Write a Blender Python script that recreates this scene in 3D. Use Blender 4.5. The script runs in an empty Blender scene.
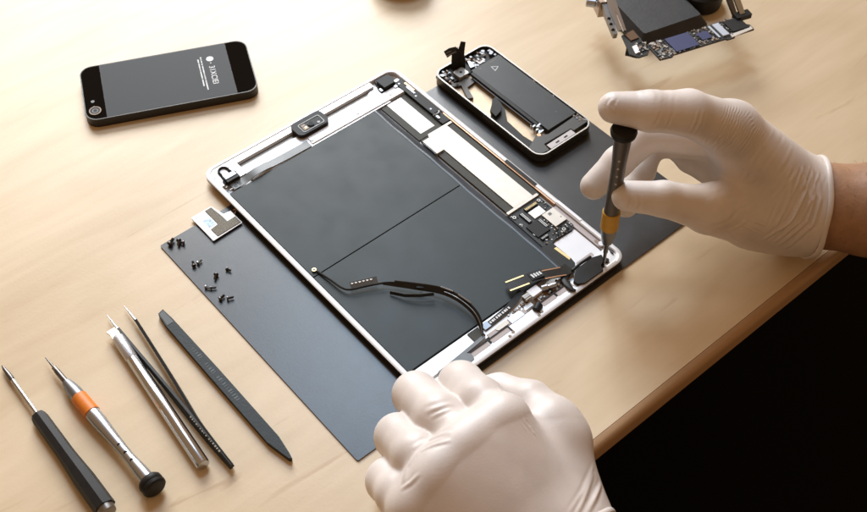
# Repair bench: opened tablet, phones, tools and two gloved hands on a birch table.
# All coordinates below are millimetres in the table's own frame (x along the tablet's
# width, y along its length, z up from the table top); meshes are written in metres.
import bpy, bmesh, math, random
import numpy as np
from mathutils import Matrix, Vector
S = 0.001
rnd = random.Random(7)
sc = bpy.context.scene
col = sc.collection
PI = math.pi

# ------------------------------------------------------------------ materials
def new_mat(name):
    m = bpy.data.materials.new(name); m.use_nodes = True
    nt = m.node_tree; b = nt.nodes['Principled BSDF']
    return m, nt, b

def mat(name, color, rough=0.5, metal=0.0, var=0.0, vscale=200.0, rvar=0.0, bump=0.0, bscale=900.0,
        coat=0.0, sss=0.0, sssr=(1, .5, .3), spec=0.5, stretch=None, detail=3.0, tint=None):
    m, nt, b = new_mat(name)
    c = (color[0], color[1], color[2], 1)
    b.inputs['Base Color'].default_value = c
    b.inputs['Roughness'].default_value = rough
    b.inputs['Metallic'].default_value = metal
    b.inputs['Specular IOR Level'].default_value = spec
    b.inputs['Coat Weight'].default_value = coat
    if sss:
        b.inputs['Subsurface Weight'].default_value = sss
        b.inputs['Subsurface Radius'].default_value = sssr
        b.inputs['Subsurface Scale'].default_value = 0.004
    tc = nt.nodes.new('ShaderNodeTexCoord'); mp = nt.nodes.new('ShaderNodeMapping')
    nt.links.new(tc.outputs['Object'], mp.inputs['Vector'])
    if stretch: mp.inputs['Scale'].default_value = stretch
    if var or rvar:
        n = nt.nodes.new('ShaderNodeTexNoise'); n.inputs['Scale'].default_value = vscale
        n.inputs['Detail'].default_value = detail
        nt.links.new(mp.outputs[0], n.inputs['Vector'])
        if var:
            r = nt.nodes.new('ShaderNodeValToRGB')
            lo = [max(0, x * (1 - var)) for x in color]; hi = [min(1, x * (1 + var)) for x in color]
            if tint: lo = [a * t for a, t in zip(lo, tint)]
            r.color_ramp.elements[0].color = (*lo, 1); r.color_ramp.elements[1].color = (*hi, 1)
            r.color_ramp.elements[0].position = 0.3; r.color_ramp.elements[1].position = 0.7
            nt.links.new(n.outputs['Fac'], r.inputs['Fac']); nt.links.new(r.outputs['Color'], b.inputs['Base Color'])
        if rvar:
            mr = nt.nodes.new('ShaderNodeMapRange')
            mr.inputs['To Min'].default_value = max(0.02, rough - rvar); mr.inputs['To Max'].default_value = rough + rvar
            mr.inputs['From Min'].default_value = .3; mr.inputs['From Max'].default_value = .7
            nt.links.new(n.outputs['Fac'], mr.inputs['Value']); nt.links.new(mr.outputs[0], b.inputs['Roughness'])
    if bump:
        n2 = nt.nodes.new('ShaderNodeTexNoise'); n2.inputs['Scale'].default_value = bscale; n2.inputs['Detail'].default_value = 2
        nt.links.new(mp.outputs[0], n2.inputs['Vector'])
        bp = nt.nodes.new('ShaderNodeBump'); bp.inputs['Strength'].default_value = bump; bp.inputs['Distance'].default_value = 0.0003
        nt.links.new(n2.outputs['Fac'], bp.inputs['Height']); nt.links.new(bp.outputs[0], b.inputs['Normal'])
    return m

def wood_mat(name, dark, light, rough, bumpy=0.25):
    m, nt, b = new_mat(name)
    L = nt.links.new
    tc = nt.nodes.new('ShaderNodeTexCoord')
    def noise(scale, sc_, detail=4, rough_=.55, dist=0.0):
        mp = nt.nodes.new('ShaderNodeMapping'); mp.inputs['Scale'].default_value = sc_
        mp.inputs['Rotation'].default_value = (0, 0, math.radians(6))
        L(tc.outputs['Object'], mp.inputs['Vector'])
        n = nt.nodes.new('ShaderNodeTexNoise'); n.inputs['Scale'].default_value = scale
        n.inputs['Detail'].default_value = detail; n.inputs['Roughness'].default_value = rough_
        n.inputs['Distortion'].default_value = dist
        L(mp.outputs[0], n.inputs['Vector']); return n
    broad = noise(7, (0.5, 1.5, 1), 4, .55, 1.2)
    grain = noise(60, (0.22, 2.2, 1), 5, .6, .6)
    fleck = noise(16, (0.7, 4.5, 1), 3, .5, 1.2)
    mix = nt.nodes.new('ShaderNodeMath'); mix.operation = 'MULTIPLY_ADD'
    mix.inputs[1].default_value = 0.3
    L(grain.outputs['Fac'], mix.inputs[0]); L(broad.outputs['Fac'], mix.inputs[2])
    r = nt.nodes.new('ShaderNodeValToRGB')
    r.color_ramp.elements[0].position = 0.42; r.color_ramp.elements[1].position = 0.86
    r.color_ramp.elements[0].color = (*dark, 1); r.color_ramp.elements[1].color = (*light, 1)
    L(mix.outputs[0], r.inputs['Fac'])
    # rare short darker flecks, as in rotary-cut birch
    fr = nt.nodes.new('ShaderNodeValToRGB')
    fr.color_ramp.elements[0].position = 0.66; fr.color_ramp.elements[1].position = 0.76
    fr.color_ramp.elements[0].color = (1, 1, 1, 1); fr.color_ramp.elements[1].color = (.72, .62, .52, 1)
    L(fleck.outputs['Fac'], fr.inputs['Fac'])
    mm = nt.nodes.new('ShaderNodeMixRGB'); mm.blend_type = 'MULTIPLY'; mm.inputs[0].default_value = .55
    L(r.outputs[0], mm.inputs[1]); L(fr.outputs[0], mm.inputs[2])
    wv = nt.nodes.new('ShaderNodeTexWave'); wv.wave_type = 'RINGS'; wv.rings_direction = 'SPHERICAL'
    wm_ = nt.nodes.new('ShaderNodeMapping'); wm_.inputs['Location'].default_value = (.25, .62, 0); wm_.inputs['Scale'].default_value = (.28, 1.6, 1)
    L(tc.outputs['Object'], wm_.inputs['Vector']); L(wm_.outputs[0], wv.inputs['Vector'])
    wv.inputs['Scale'].default_value = 7; wv.inputs['Distortion'].default_value = 5; wv.inputs['Detail'].default_value = 3; wv.inputs['Detail Scale'].default_value = 1.2
    wr_ = nt.nodes.new('ShaderNodeValToRGB'); wr_.color_ramp.elements[0].position = .0; wr_.color_ramp.elements[1].position = .22
    wr_.color_ramp.elements[0].color = (.80, .72, .62, 1); wr_.color_ramp.elements[1].color = (1, 1, 1, 1)
    L(wv.outputs['Fac'], wr_.inputs['Fac'])
    m2 = nt.nodes.new('ShaderNodeMixRGB'); m2.blend_type = 'MULTIPLY'; m2.inputs[0].default_value = .16
    L(mm.outputs[0], m2.inputs[1]); L(wr_.outputs[0], m2.inputs[2])
    L(m2.outputs[0], b.inputs['Base Color'])
    b.inputs['Specular IOR Level'].default_value = .36
    b.inputs['Roughness'].default_value = rough
    pe = noise(520, (1, 1, 1), 2)
    bp = nt.nodes.new('ShaderNodeBump'); bp.inputs['Strength'].default_value = bumpy; bp.inputs['Distance'].default_value = 0.0003
    L(pe.outputs['Fac'], bp.inputs['Height']); L(bp.outputs[0], b.inputs['Normal'])
    return m

M = {}
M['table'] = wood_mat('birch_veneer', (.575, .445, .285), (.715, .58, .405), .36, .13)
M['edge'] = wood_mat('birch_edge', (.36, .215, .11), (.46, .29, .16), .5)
M['floor'] = mat('dark_floor', (.004, .004, .004), .9, spec=.1)
M['mat'] = mat('mat_rubber', (.024, .022, .020), .32, spec=.58, var=.1, vscale=120, bump=.12, bscale=1500, rvar=.008)
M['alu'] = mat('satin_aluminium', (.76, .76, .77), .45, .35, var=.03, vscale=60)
M['alu_side_shaded'] = mat('aluminium_side_shaded', (.30, .27, .25), .3, .9)  # case aluminium again, shade and dark reflections of its sides put into the colour
M['white'] = mat('white_lacquered_metal', (.74, .74, .76), .45, .1, var=.03, vscale=90)
M['pink'] = mat('pale_plastic_film', (.46, .41, .40), .5, spec=.3)
M['cream'] = mat('nickel_shield', (.58, .54, .48), .5, .3, var=.06, vscale=150)
M['cell'] = mat('battery_film', (.028, .036, .037), .42, spec=.2, var=.12, vscale=60, bump=.06, bscale=260, rvar=.05)
M['wrap'] = mat('glossy_wrap', (.05, .058, .068), .3, var=.2, vscale=60, bump=.35, bscale=110, spec=.4)
M['tape'] = mat('grey_tape', (.062, .062, .054), .6, spec=.2, var=.08, vscale=300)
M['black'] = mat('black_plastic', (.018, .017, .016), .48, spec=.18, var=.15, vscale=200)
M['blackg'] = mat('black_gloss', (.012, .011, .010), .16)
M['flex'] = mat('flex_black', (.022, .021, .019), .42, spec=.2, var=.2, vscale=300)
M['flexg'] = mat('flex_grey', (.13, .14, .145), .4, var=.12, vscale=150)
M['gold'] = mat('gold_contacts', (.58, .41, .19), .35, .85)
M['copper'] = mat('copper', (.50, .29, .17), .4, .8)
M['steel'] = mat('steel', (.44, .46, .49), .32, 1.0)
M['chrome'] = mat('chrome', (.52, .54, .57), .2, 1.0)
M['gunmetal'] = mat('gunmetal', (.20, .205, .215), .4, .85, var=.05, vscale=150)
M['darksteel'] = mat('dark_steel', (.13, .12, .115), .32, .9)
M['pcb'] = mat('board_black', (.020, .021, .019), .5, spec=.3, var=.25, vscale=900)
M['chip'] = mat('chip_epoxy', (.024, .024, .024), .48, spec=.16)
M['chipb'] = mat('chip_blue', (.065, .08, .17), .3, .2)
M['smd'] = mat('smd_silver', (.40, .38, .35), .4, .6)
M['smdb'] = mat('smd_brown', (.25, .17, .11), .5)
M['lab'] = mat('white_sticker', (.92, .92, .92), .55)
M['ink'] = mat('white_ink', (.75, .76, .77), .6)
M['inkd'] = mat('grey_ink', (.16, .165, .165), .6)
M['glass'] = mat('lens_glass', (.008, .009, .013), .2, spec=.06)
M['orange'] = mat('orange_band', (.72, .20, .015), .5, var=.06, vscale=300)
M['yellow'] = mat('yellow_band', (.50, .27, .012), .45, var=.06, vscale=300)
M['phone'] = mat('phone_slate', (.026, .028, .030), .5, .0, spec=.14)
M['phoneg'] = mat('phone_glass', (.008, .006, .0045), .5, spec=.0)
M['phones'] = mat('phone_side', (.03, .027, .024), .4, .4)
M['foam'] = mat('speckled_pad', (.19, .175, .14), .8, var=.55, vscale=1400, bump=.6, bscale=1400)
M['knurl'] = mat('knurled_steel', (.56, .57, .60), .42, .8, bump=.8, bscale=1500)
M['spud'] = mat('spudger_nylon', (.022, .027, .027), .45, spec=.25, var=.15, vscale=150, bump=.25, bscale=700)
M['brown'] = mat('brown_lacquer', (.10, .045, .018), .4)
M['bronze'] = mat('brushed_bezel', (.22, .20, .18), .38, .85)

# ------------------------------------------------------------------ mesh helpers
class MB:
    def __init__(s): s.bm = bmesh.new()
    def _bevel(s, faces, w, seg):
        es = {e for f in faces for e in f.edges if len(e.link_faces) == 2 and e.calc_face_angle(0) > .6}
        if w > 0 and es: bmesh.ops.bevel(s.bm, geom=list(es), offset=w, segments=seg, affect='EDGES', profile=.6)
    def prism(s, poly, z0, z1, bev=0.0, seg=2, top=None):
        top = top or poly
        lo = [s.bm.verts.new((p[0], p[1], p[2] if len(p) > 2 else z0)) for p in poly]
        hi = [s.bm.verts.new((p[0], p[1], z1)) for p in top]
        a = sum(poly[i][0] * poly[(i + 1) % len(poly)][1] - poly[(i + 1) % len(poly)][0] * poly[i][1] for i in range(len(poly)))
        if a < 0: lo.reverse(); hi.reverse()
        n = len(lo); fs = [s.bm.faces.new(lo[::-1]), s.bm.faces.new(hi)]
        for i in range(n):
            fs.append(s.bm.faces.new((lo[i], lo[(i + 1) % n], hi[(i + 1) % n], hi[i])))
        s._bevel(fs, bev, seg); return s
    def box(s, x0, x1, y0, y1, z0, z1, bev=0.0, seg=2, rot=0.0):
        cx, cy = (x0 + x1) / 2, (y0 + y1) / 2; c, sn = math.cos(rot), math.sin(rot)
        pts = []
        for x, y in ((x0, y0), (x1, y0), (x1, y1), (x0, y1)):
            dx, dy = x - cx, y - cy; pts.append((cx + c * dx - sn * dy, cy + sn * dx + c * dy))
        return s.prism(pts, z0, z1, bev, seg)
    def ring(s, outer, inner, z0, z1, bev=0.0):       # prism with a hole; same point count
        n = len(outer); V = s.bm.verts.new
        ol = [V((*p, z0)) for p in outer]; oh = [V((*p, z1)) for p in outer]
        il = [V((*p, z0)) for p in inner]; ih = [V((*p, z1)) for p in inner]
        fs = []
        for i in range(n):
            j = (i + 1) % n
            fs += [s.bm.faces.new((ol[i], ol[j], oh[j], oh[i])), s.bm.faces.new((oh[i], oh[j], ih[j], ih[i])),
                   s.bm.faces.new((ih[i], ih[j], il[j], il[i])), s.bm.faces.new((il[i], il[j], ol[j], ol[i]))]
        s._bevel(fs, bev, 2); return s
    def loft(s, loops, caps=True):
        rows = [[s.bm.verts.new(p) for p in l] for l in loops]; n = len(rows[0])
        for a, b in zip(rows, rows[1:]):
            for i in range(n):
                s.bm.faces.new((a[i], a[(i + 1) % n], b[(i + 1) % n], b[i]))
        if caps: s.bm.faces.new(rows[0][::-1]); s.bm.faces.new(rows[-1])
        return s
    def sweep(s, pts, radii, seg=12, flat=1.0, up=(0, 0, 1)):   # tube; flat<1 squashes it along 'up'
        pts = [Vector(p) for p in pts]; loops = []
        for i, p in enumerate(pts):
            t = (pts[min(i + 1, len(pts) - 1)] - pts[max(i - 1, 0)]).normalized()
            u = Vector(up); u = (u - t * u.dot(t))
            u = u.normalized() if u.length > 1e-4 else t.orthogonal().normalized()
            w = t.cross(u); r = radii[i] if isinstance(radii, (list, tuple)) else radii
            loops.append([p + w * (r * math.cos(2 * PI * k / seg)) + u * (r * flat * math.sin(2 * PI * k / seg)) for k in range(seg)])
        return s.loft(loops)
    def lathe(s, a, b, prof, seg=28):                 # prof: (distance from a along a->b, radius)
        a = Vector(a); d = (Vector(b) - a).normalized(); u = d.orthogonal().normalized(); w = d.cross(u)
        loops = [[a + d * t + (u * math.cos(2 * PI * k / seg) + w * math.sin(2 * PI * k / seg)) * max(r, .01) for k in range(seg)] for t, r in prof]
        return s.loft(loops)
    def ribbon(s, pts, width, thick, across=None):    # flat strip along pts
        pts = [Vector(p) for p in pts]; loops = []
        for i, p in enumerate(pts):
            t = (pts[min(i + 1, len(pts) - 1)] - pts[max(i - 1, 0)]).normalized()
            if across is None:
                w = t.cross(Vector((0, 0, 1)))
                w = w.normalized() if w.length > 1e-3 else Vector((1, 0, 0))
            else:
                w = Vector(across[i] if isinstance(across, list) else across); w = (w - t * w.dot(t)).normalized()
            n = w.cross(t); hw = (width[i] if isinstance(width, (list, tuple)) else width) / 2
            loops.append([p - w * hw - n * thick / 2, p + w * hw - n * thick / 2, p + w * hw + n * thick / 2, p - w * hw + n * thick / 2])
        return s.loft(loops)
    def build(s, name, m, parent=None, ang=35, **tags):
        bm = s.bm; bmesh.ops.recalc_face_normals(bm, faces=bm.faces)
        bmesh.ops.scale(bm, vec=(S, S, S), verts=bm.verts)
        me = bpy.data.meshes.new(name); bm.to_mesh(me); bm.free()
        return link(name, me, m, parent, ang, **tags)

WM = {}
def link(name, me, m, parent=None, ang=35, label=None, cat=None, group=None, kind=None):
    o = bpy.data.objects.new(name, me); col.objects.link(o)
    for x in (m if isinstance(m, list) else [m]): me.materials.append(x)
    if me.polygons:
        me.polygons.foreach_set('use_smooth', [True] * len(me.polygons))
        if ang: me.set_sharp_from_angle(angle=math.radians(ang))
    W = WM.get(parent.name, Matrix()) if parent else Matrix()
    WM[o.name] = W
    if parent:
        me.transform(W.inverted()); o.parent = parent
    tag(o, label, cat, group, kind); return o
def tag(o, label=None, cat=None, group=None, kind=None):
    if label: o['label'] = label
    if cat: o['category'] = cat
    if group: o['group'] = group
    if kind: o['kind'] = kind
def thing(name, loc, label, cat, rot=0.0, group=None):
    o = bpy.data.objects.new(name, None); col.objects.link(o); o.empty_display_size = .01
    o.location = Vector(loc) * S; o.rotation_euler = (0, 0, rot)
    WM[o.name] = Matrix.Translation(Vector(loc) * S) @ Matrix.Rotation(rot, 4, 'Z')
    tag(o, label, cat, group); return o
def root_mesh(name, mb, m, loc, label, cat, group=None, ang=35, kind=None):   # single-mesh thing with its origin at its base
    o = mb.build(name, m, None, ang); v = Vector(loc) * S
    o.data.transform(Matrix.Translation(-v)); o.location = v
    WM[o.name] = Matrix.Translation(v); tag(o, label, cat, group, kind); return o

def rrect(x0, x1, y0, y1, r, n=6):
    pts = []
    for cx, cy, a0 in ((x1 - r, y1 - r, 0), (x0 + r, y1 - r, 90), (x0 + r, y0 + r, 180), (x1 - r, y0 + r, 270)):
        for k in range(n + 1):
            a = math.radians(a0 + 90 * k / n); pts.append((cx + r * math.cos(a), cy + r * math.sin(a)))
    return pts
def circle(cx, cy, r, n=24): return [(cx + r * math.cos(2 * PI * k / n), cy + r * math.sin(2 * PI * k / n)) for k in range(n)]
def spline(pts, n=8):
    P = [Vector(p) for p in pts]; out = []
    for i in range(len(P) - 1):
        p0, p1, p2, p3 = P[max(i - 1, 0)], P[i], P[i + 1], P[min(i + 2, len(P) - 1)]
        for k in range(n):
            t = k / n; out.append(.5 * ((2 * p1) + (p2 - p0) * t + (2 * p0 - 5 * p1 + 4 * p2 - p3) * t * t + (3 * p1 - p0 - 3 * p2 + p3) * t ** 3))
    out.append(P[-1]); return out
def scatter(mb_by_mat, x0, x1, y0, y1, z, n, smin=.5, smax=1.3, h=.6, rot=0.0, org=(0, 0), seed=1):
    r = random.Random(seed)
    for _ in range(n):
        k = r.choice(list(mb_by_mat)); w, l = r.uniform(smin, smax), r.uniform(smin, smax) * 1.2
        x, y = r.uniform(x0, x1), r.uniform(y0, y1)
        c, s_ = math.cos(rot), math.sin(rot)
        X, Y = org[0] + c * x - s_ * y, org[1] + s_ * x + c * y
        mb_by_mat[k].box(X - w / 2, X + w / 2, Y - l / 2, Y + l / 2, z, z + h * r.uniform(.5, 1.2), rot=rot)

# ------------------------------------------------------------------ setting
MB().box(-3000, 3000, -3000, 3000, -740, -720).build('floor', M['floor'], kind='structure')
tb = thing('table', (0, 300, -13), 'pale birch worktop with rounded front edge carrying all the devices and tools', 'table')
MB().box(-900, 1100, -197.2, 1400, -13, 0).build('tabletop', M['table'], tb)
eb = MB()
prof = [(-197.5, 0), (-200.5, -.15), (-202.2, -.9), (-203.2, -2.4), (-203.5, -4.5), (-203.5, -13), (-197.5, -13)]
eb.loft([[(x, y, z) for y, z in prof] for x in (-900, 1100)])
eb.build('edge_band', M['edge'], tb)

mt = root_mesh('repair_mat', MB().prism(rrect(-138, 159.5, -121.3, 86.5, 1.2, 3), 0.05, 1.0, .25, 1), M['mat'], (10, -17, 0),
               'thin black rectangular mat lying under the opened tablet', 'mat')

# ------------------------------------------------------------------ tablet
T = thing('tablet', (0, 0, 1), 'opened silver tablet without its screen, lying on the black mat', 'tablet')
sh = MB()
O = rrect(-84, 84.6, -119, 119, 9, 8); In = rrect(-80.3, 81.2, -115.5, 116.3, 6, 8)
O2 = rrect(-83.2, 83.8, -118.2, 118.2, 8.4, 8); B1 = rrect(-82, 82.6, -117, 117, 8, 8); B0 = rrect(-76, 76.6, -111, 111, 7, 8)
z = lambda L, h: [(x, y, h) for x, y in L]
sh.loft([z(B0, 1.05), z(B1, 2.2)], False)
body = sh
body.loft([z(In, 3.6)[::-1]], True) if False else None
sh.loft([z(O, 6.7), z(O2, 7.1), z(rrect(-81, 81.9, -116.3, 117, 6.4, 8), 7.1), z(In, 6.6), z(In, 3.6)], False)
f = [sh.bm.verts.new(p) for p in z(In, 3.6)]; sh.bm.faces.new(f)
# shelves of the case: top bezel with its channel, bottom bezel
sh.box(-80.2, 60, 111.4, 116.2, 3.6, 6.6, .3, 1)
sh.box(-80.2, -60, 99.5, 111.3, 3.6, 6.4, .3, 1)
sh.box(-59.9, 60, 91.5, 106.2, 3.6, 5.8, .5, 2)
sh.box(60.2, 81, 92.5, 99, 3.6, 5.2, .3, 1)
sh.box(-79.8, 12, -107.6, -97.4, 3.6, 5.6, .4, 1)
sh.box(-79.8, 62, -115.4, -110.1, 3.6, 6.3, .3, 1)
sh.box(62, 80.5, -115.4, -104.5, 3.6, 6.1, .3, 1)
shell = sh.build('shell', M['alu'], T, 30)
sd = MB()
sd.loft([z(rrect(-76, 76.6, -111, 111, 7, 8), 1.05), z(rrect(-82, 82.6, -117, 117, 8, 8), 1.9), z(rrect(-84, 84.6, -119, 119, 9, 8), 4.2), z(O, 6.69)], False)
sd.build('back_edge', M['alu_side_shaded'], T, 60)
MB().box(-59.5, 59.5, 106.5, 111.2, 3.7, 3.9).build('antenna_channel', M['bronze'], T)
c1 = MB(); c1.box(-79.7, 43.6, -2.2, 90.6, 3.7, 6.3, .7, 3); c1.build('battery_cell', M['cell'], T)
c2 = MB(); c2.box(-79.7, 43.6, -96.3, -3.1, 3.7, 6.3, .7, 3); c2.build('battery_cell', M['cell'], T)
# glossy folded film along the right of both cells
wr = MB(); loops = []
for i in range(0, 95):
    y = 91 - i * 2; a = .35 * math.sin(y * .07) + .2 * math.sin(y * .23 + 1) + rnd.uniform(-.03, .03)
    loops.append([(43.2, y, 6.2), (44.6 + a * .4, y, 6.75 + a * .25), (46.6 + a, y, 5.9 + .2 * a), (48.2 + a * .6, y, 4.9), (49.9, y, 4.6), (49.9, y, 3.65), (43.2, y, 3.65)])
wr.loft(loops); wr.build('battery_wrap', M['wrap'], T, 60)
# upper plate with three screws, left flex, jack
pl = MB(); pl.prism([(-9, 93.1), (74.6, 93.1), (72, 101.6), (-8.2, 99.6)], 5.85, 6.6, .2, 1)
plate = pl.build('cover_plate', M['white'], T)
for x, y in ((-7.2, 96), (34.3, 96.8), (64.3, 97.2)):
    MB().prism(circle(x, y, 1.25, 14), 6.55, 6.85, .15, 1).build('screw_head', M['darksteel'], plate)
fx = MB(); fx.ribbon([(-75, 95, 6.2), (-67, 94.8, 6.2), (-63, 94.6, 6.5), (-60.5, 94.7, 8.0), (-54, 95, 8.4), (-46, 95.3, 7.6), (-43, 95.4, 6.7), (-30, 95, 6.4), (-10.5, 94.8, 6.3)], [6.2, 6.2, 6, 6, 6.1, 6.2, 6.2, 6.3, 6.4], .35)
flx = fx.build('flex_cable', M['flexg'], T)
mk = MB()
for x, y in ((-72.5, 94), (-70.8, 96.2), (-69.2, 94.2)): mk.ring(circle(x, y, 1.1, 12), circle(x, y, .65, 12), 6.35, 6.45)
mk.build('solder_pad', M['black'], flx)
lp = MB()
ringpts = [(-71.5 + 3.4 * math.cos(a) , 110 + 3.6 * math.sin(a), 7.2) for a in [math.radians(d) for d in range(-20, 201, 20)]]
lp.sweep([(-66.5, 103.6, 6.4)] + ringpts[0:] + [(-75.6, 104.5, 6.4)], .85, 8)
lp.build('jack_seal', M['black'], T)
jk = MB(); jk.box(-76, -66.2, 98, 104.6, 5.2, 9.2, .5, 2); jk.box(-77.5, -75.5, 99.5, 102.5, 5.5, 7.5, .3, 1)
jack = jk.build('headphone_jack', M['black'], T)
MB().box(-75.6, -67, 100.5, 104.3, 9.15, 9.6, .2, 1).build('jack_cover', M['gunmetal'], jack)
for x, y, w in ((-76.6, 93.5, 1.2), (-78, 97, .7), (-65.2, 105.3, .9), (-79.8, 108.5, .6)): MB().box(x - w, x + w, y - .4, y + .5, 5.6, 6.6).build('rivet', M['darksteel'], T)
# camera module of the front side
cm = MB(); cm.prism(rrect(-13, 13.2, 101.2, 115.4, 4, 5), 4.5, 9.3, .5, 2)
mod = cm.build('camera_module', M['black'], T)
MB().ring(rrect(-8.6, 9.6, 102.6, 111.4, 1.4, 4), rrect(-8.0, 9.0, 103.2, 110.8, 1.2, 4), 9.25, 9.6).build('module_lip', M['blackg'], mod)
MB().prism(circle(.2, 107, 2.4), 9.3, 10.1, .2, 1).build('lens_barrel', M['black'], mod)
MB().prism(circle(.2, 107, 1.6), 10.05, 10.25, .1, 1).build('lens', M['glass'], mod)
MB().prism(circle(5.4, 104.8, 1.1), 9.3, 9.8).build('sensor', M['blackg'], mod)
q = MB(); q.box(-7.2, -3.2, 104, 107.5, 9.25, 9.7); q.box(-6.8, -3.6, 108, 110, 9.25, 9.5); q.build('sensor_contacts', M['smdb'], mod)
MB().box(-5.6, -4.1, 105.2, 106.7, 9.65, 9.9).build('gold_contact', M['gold'], mod)
# rear camera corner
rc_ = MB(); rc_.prism([(60.5, 100.8), (72.5, 100.2), (78.5, 106.5), (76, 115.8), (64.5, 115.8), (62, 108)], 4, 6.2, .4, 1)
rcam = rc_.build('rear_camera', M['black'], T)
MB().box(63.5, 73.5, 103, 112, 6.0, 9.4, .6, 2).build('camera_housing', M['chip'], rcam)
q = MB(); q.box(74, 78, 104, 106, 6, 7.4, .3, 1); q.box(60.8, 62.4, 103, 106, 6, 7.2, .2, 1); q.box(71, 73, 99.6, 101.6, 6, 7.4, .2, 1); q.build('camera_clip', M['steel'], rcam)
q = MB(); q.prism([(52, 108), (60, 106.5), (62, 110.8), (56, 110.9)], 3.9, 4.6, .2, 1); q.build('foil_tab', M['steel'], T)
ab = MB(); ab.box(73.8, 80.3, 61.2, 105, 3.7, 7.2, .5, 2); bar = ab.build('antenna', M['black'], T)
q = MB(); q.box(78.4, 80, 88.5, 99, 7.1, 7.6, .2, 1); q.build('gold_contact', M['copper'], bar)
q = MB(); q.box(77.2, 78.2, 86, 95, 7.15, 7.5); q.build('contact_strip', M['steel'], bar)
for x, y in ((75.5, 101), (76.4, 83), (76, 66)): MB().prism(circle(x, y, .8, 12), 7.15, 7.45).build('screw_head', M['gunmetal'], bar)
cl = MB(); cl.box(73.2, 80, 49.5, 60.8, 3.7, 6.6, .4, 1); clip = cl.build('antenna_clip', M['black'], T)
q = MB(); q.sweep([(73.8, 60.5, 6.7), (75.5, 59, 7.6), (77.5, 58.8, 7.8), (79.4, 60.6, 7.2)], .6, 8); q.box(74, 75.4, 55, 58, 6.5, 7.3, .2, 1); q.build('clip_spring', M['steel'], clip)
bd = MB(); bd.box(50.6, 73.4, 48.6, 92, 3.7, 5.0, .2, 1); bed = bd.build('adhesive_pad', M['tape'], T)
MB().box(55.7, 68.6, 53, 90.8, 5.0, 5.2).build('sticker', M['lab'], bed)
# long shield beside the battery
st = MB(); st.box(51.3, 79.8, -42.5, 47.5, 3.7, 5.6, .2, 1); shd = st.build('shield', M['tape'], T)
q = MB(); q.box(57.4, 74.6, -41, 47.2, 5.6, 6.3, .15, 1); q.box(74.6, 79.5, 46.6, 48.4, 5.2, 6.3, .15, 1); q.box(58.2, 74.7, 47.2, 48.4, 5.2, 6.3, .15, 1)
q.box(50.2, 78, -43.2, -41.2, 4.6, 6.5, .2, 1); q.build('shield_plate', M['cream'], shd)
q = MB(); q.box(50.7, 56.8, 29.6, 45, 4, 7.0, .5, 2); cc = q.build('battery_connector', M['cream'], shd)
MB().box(50.3, 50.9, 30.5, 44, 4.4, 6.4).build('connector_edge', M['steel'], cc)
q = MB(); q.box(80.3, 81.05, -56, 58, 4, 6.5); q.build('copper_ledge', M['copper'], T)
q = MB(); q.box(81.3, 83.6, -36, -6, 7.05, 7.4, .2, 1); q.build('volume_flex', M['black'], T)
q = MB(); q.box(82, 84.2, -78, -56, 7.05, 7.45, .2, 1); q.build('volume_button', M['white'], T)
# logic board
lb = MB(); lb.prism([(49.8, -44), (77.8, -43.6), (77.8, -77), (74, -79.2), (60, -78), (56, -79), (49, -77)], 3.8, 5.4, .2, 1)
board = lb.build('logic_board', M['pcb'], T)
MB().box(61.7, 71.6, -56.8, -50.2, 5.4, 6.1, .15, 1).build('white_chip', M['lab'], board)
q = MB(); q.box(67, 77.3, -70.8, -57.7, 5.4, 6.6, .25, 1); sc_ = q.build('chip_shield', M['cream'], board)
q = MB(); q.box(70.6, 73, -61.6, -59.4, 6.6, 6.66); q.box(75.4, 76.2, -67.4, -66.4, 6.6, 6.66); q.build('etched_mark', M['inkd'], sc_)
MB().box(52, 63, -70, -58.5, 5.4, 6.3, .2, 1).build('black_chip', M['chip'], board)
for (x0, x1, y0, y1) in ((56, 58.6, -57.5, -47.5), (61.6, 64.2, -67.5, -59), (61.5, 72, -48.8, -46), (52.5, 58.5, -73.6, -71.4)):
    q = MB(); q.box(x0, x1, y0, y1, 5.4, 6.5, .2, 1); cn = q.build('connector', M['chip'], board)
    q = MB()
    if x1 - x0 > y1 - y0:
        n = int((x1 - x0) / .8)
        for k in range(n): q.box(x0 + .4 + k * .8, x0 + .75 + k * .8, y0 + .5, y1 - .5, 6.5, 6.62)
    else:
        q.box(x0 + .5, x0 + 1, y0 + .5, y1 - .5, 6.5, 6.65); q.box(x1 - 1, x1 - .5, y0 + .5, y1 - .5, 6.5, 6.65)
    q.build('contact_row', M['gold'] if x1 - x0 > 8 else M['smd'], cn)
sm = {'a': MB(), 'b': MB(), 'c': MB()}
scatter(sm, 73, 77.2, -57, -44.5, 5.4, 12, .4, 1, seed=3); scatter(sm, 61, 76.5, -78, -71.5, 5.4, 30, .4, 1.3, .8, seed=4)
scatter(sm, 50.2, 54, -56, -45, 5.4, 7, .4, .9, seed=5); scatter(sm, 50, 60, -77, -74, 5.4, 9, .4, .9, seed=6); scatter(sm, 64.5, 66.8, -70, -59, 5.4, 8, .4, .9, seed=8)
for k, m_ in (('a', 'smd'), ('b', 'smdb'), ('c', 'chip')): o = sm[k].build('surface_components', M[m_], board); o['kind'] = 'stuff'
for x, y in ((52, -47.3), (52.6, -66.5), (75, -46.5), (70, -75.5)): MB().ring(circle(x, y, 1.3, 14), circle(x, y, .7, 14), 5.4, 6.0).build('screw_post', M['smd'], board)
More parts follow.
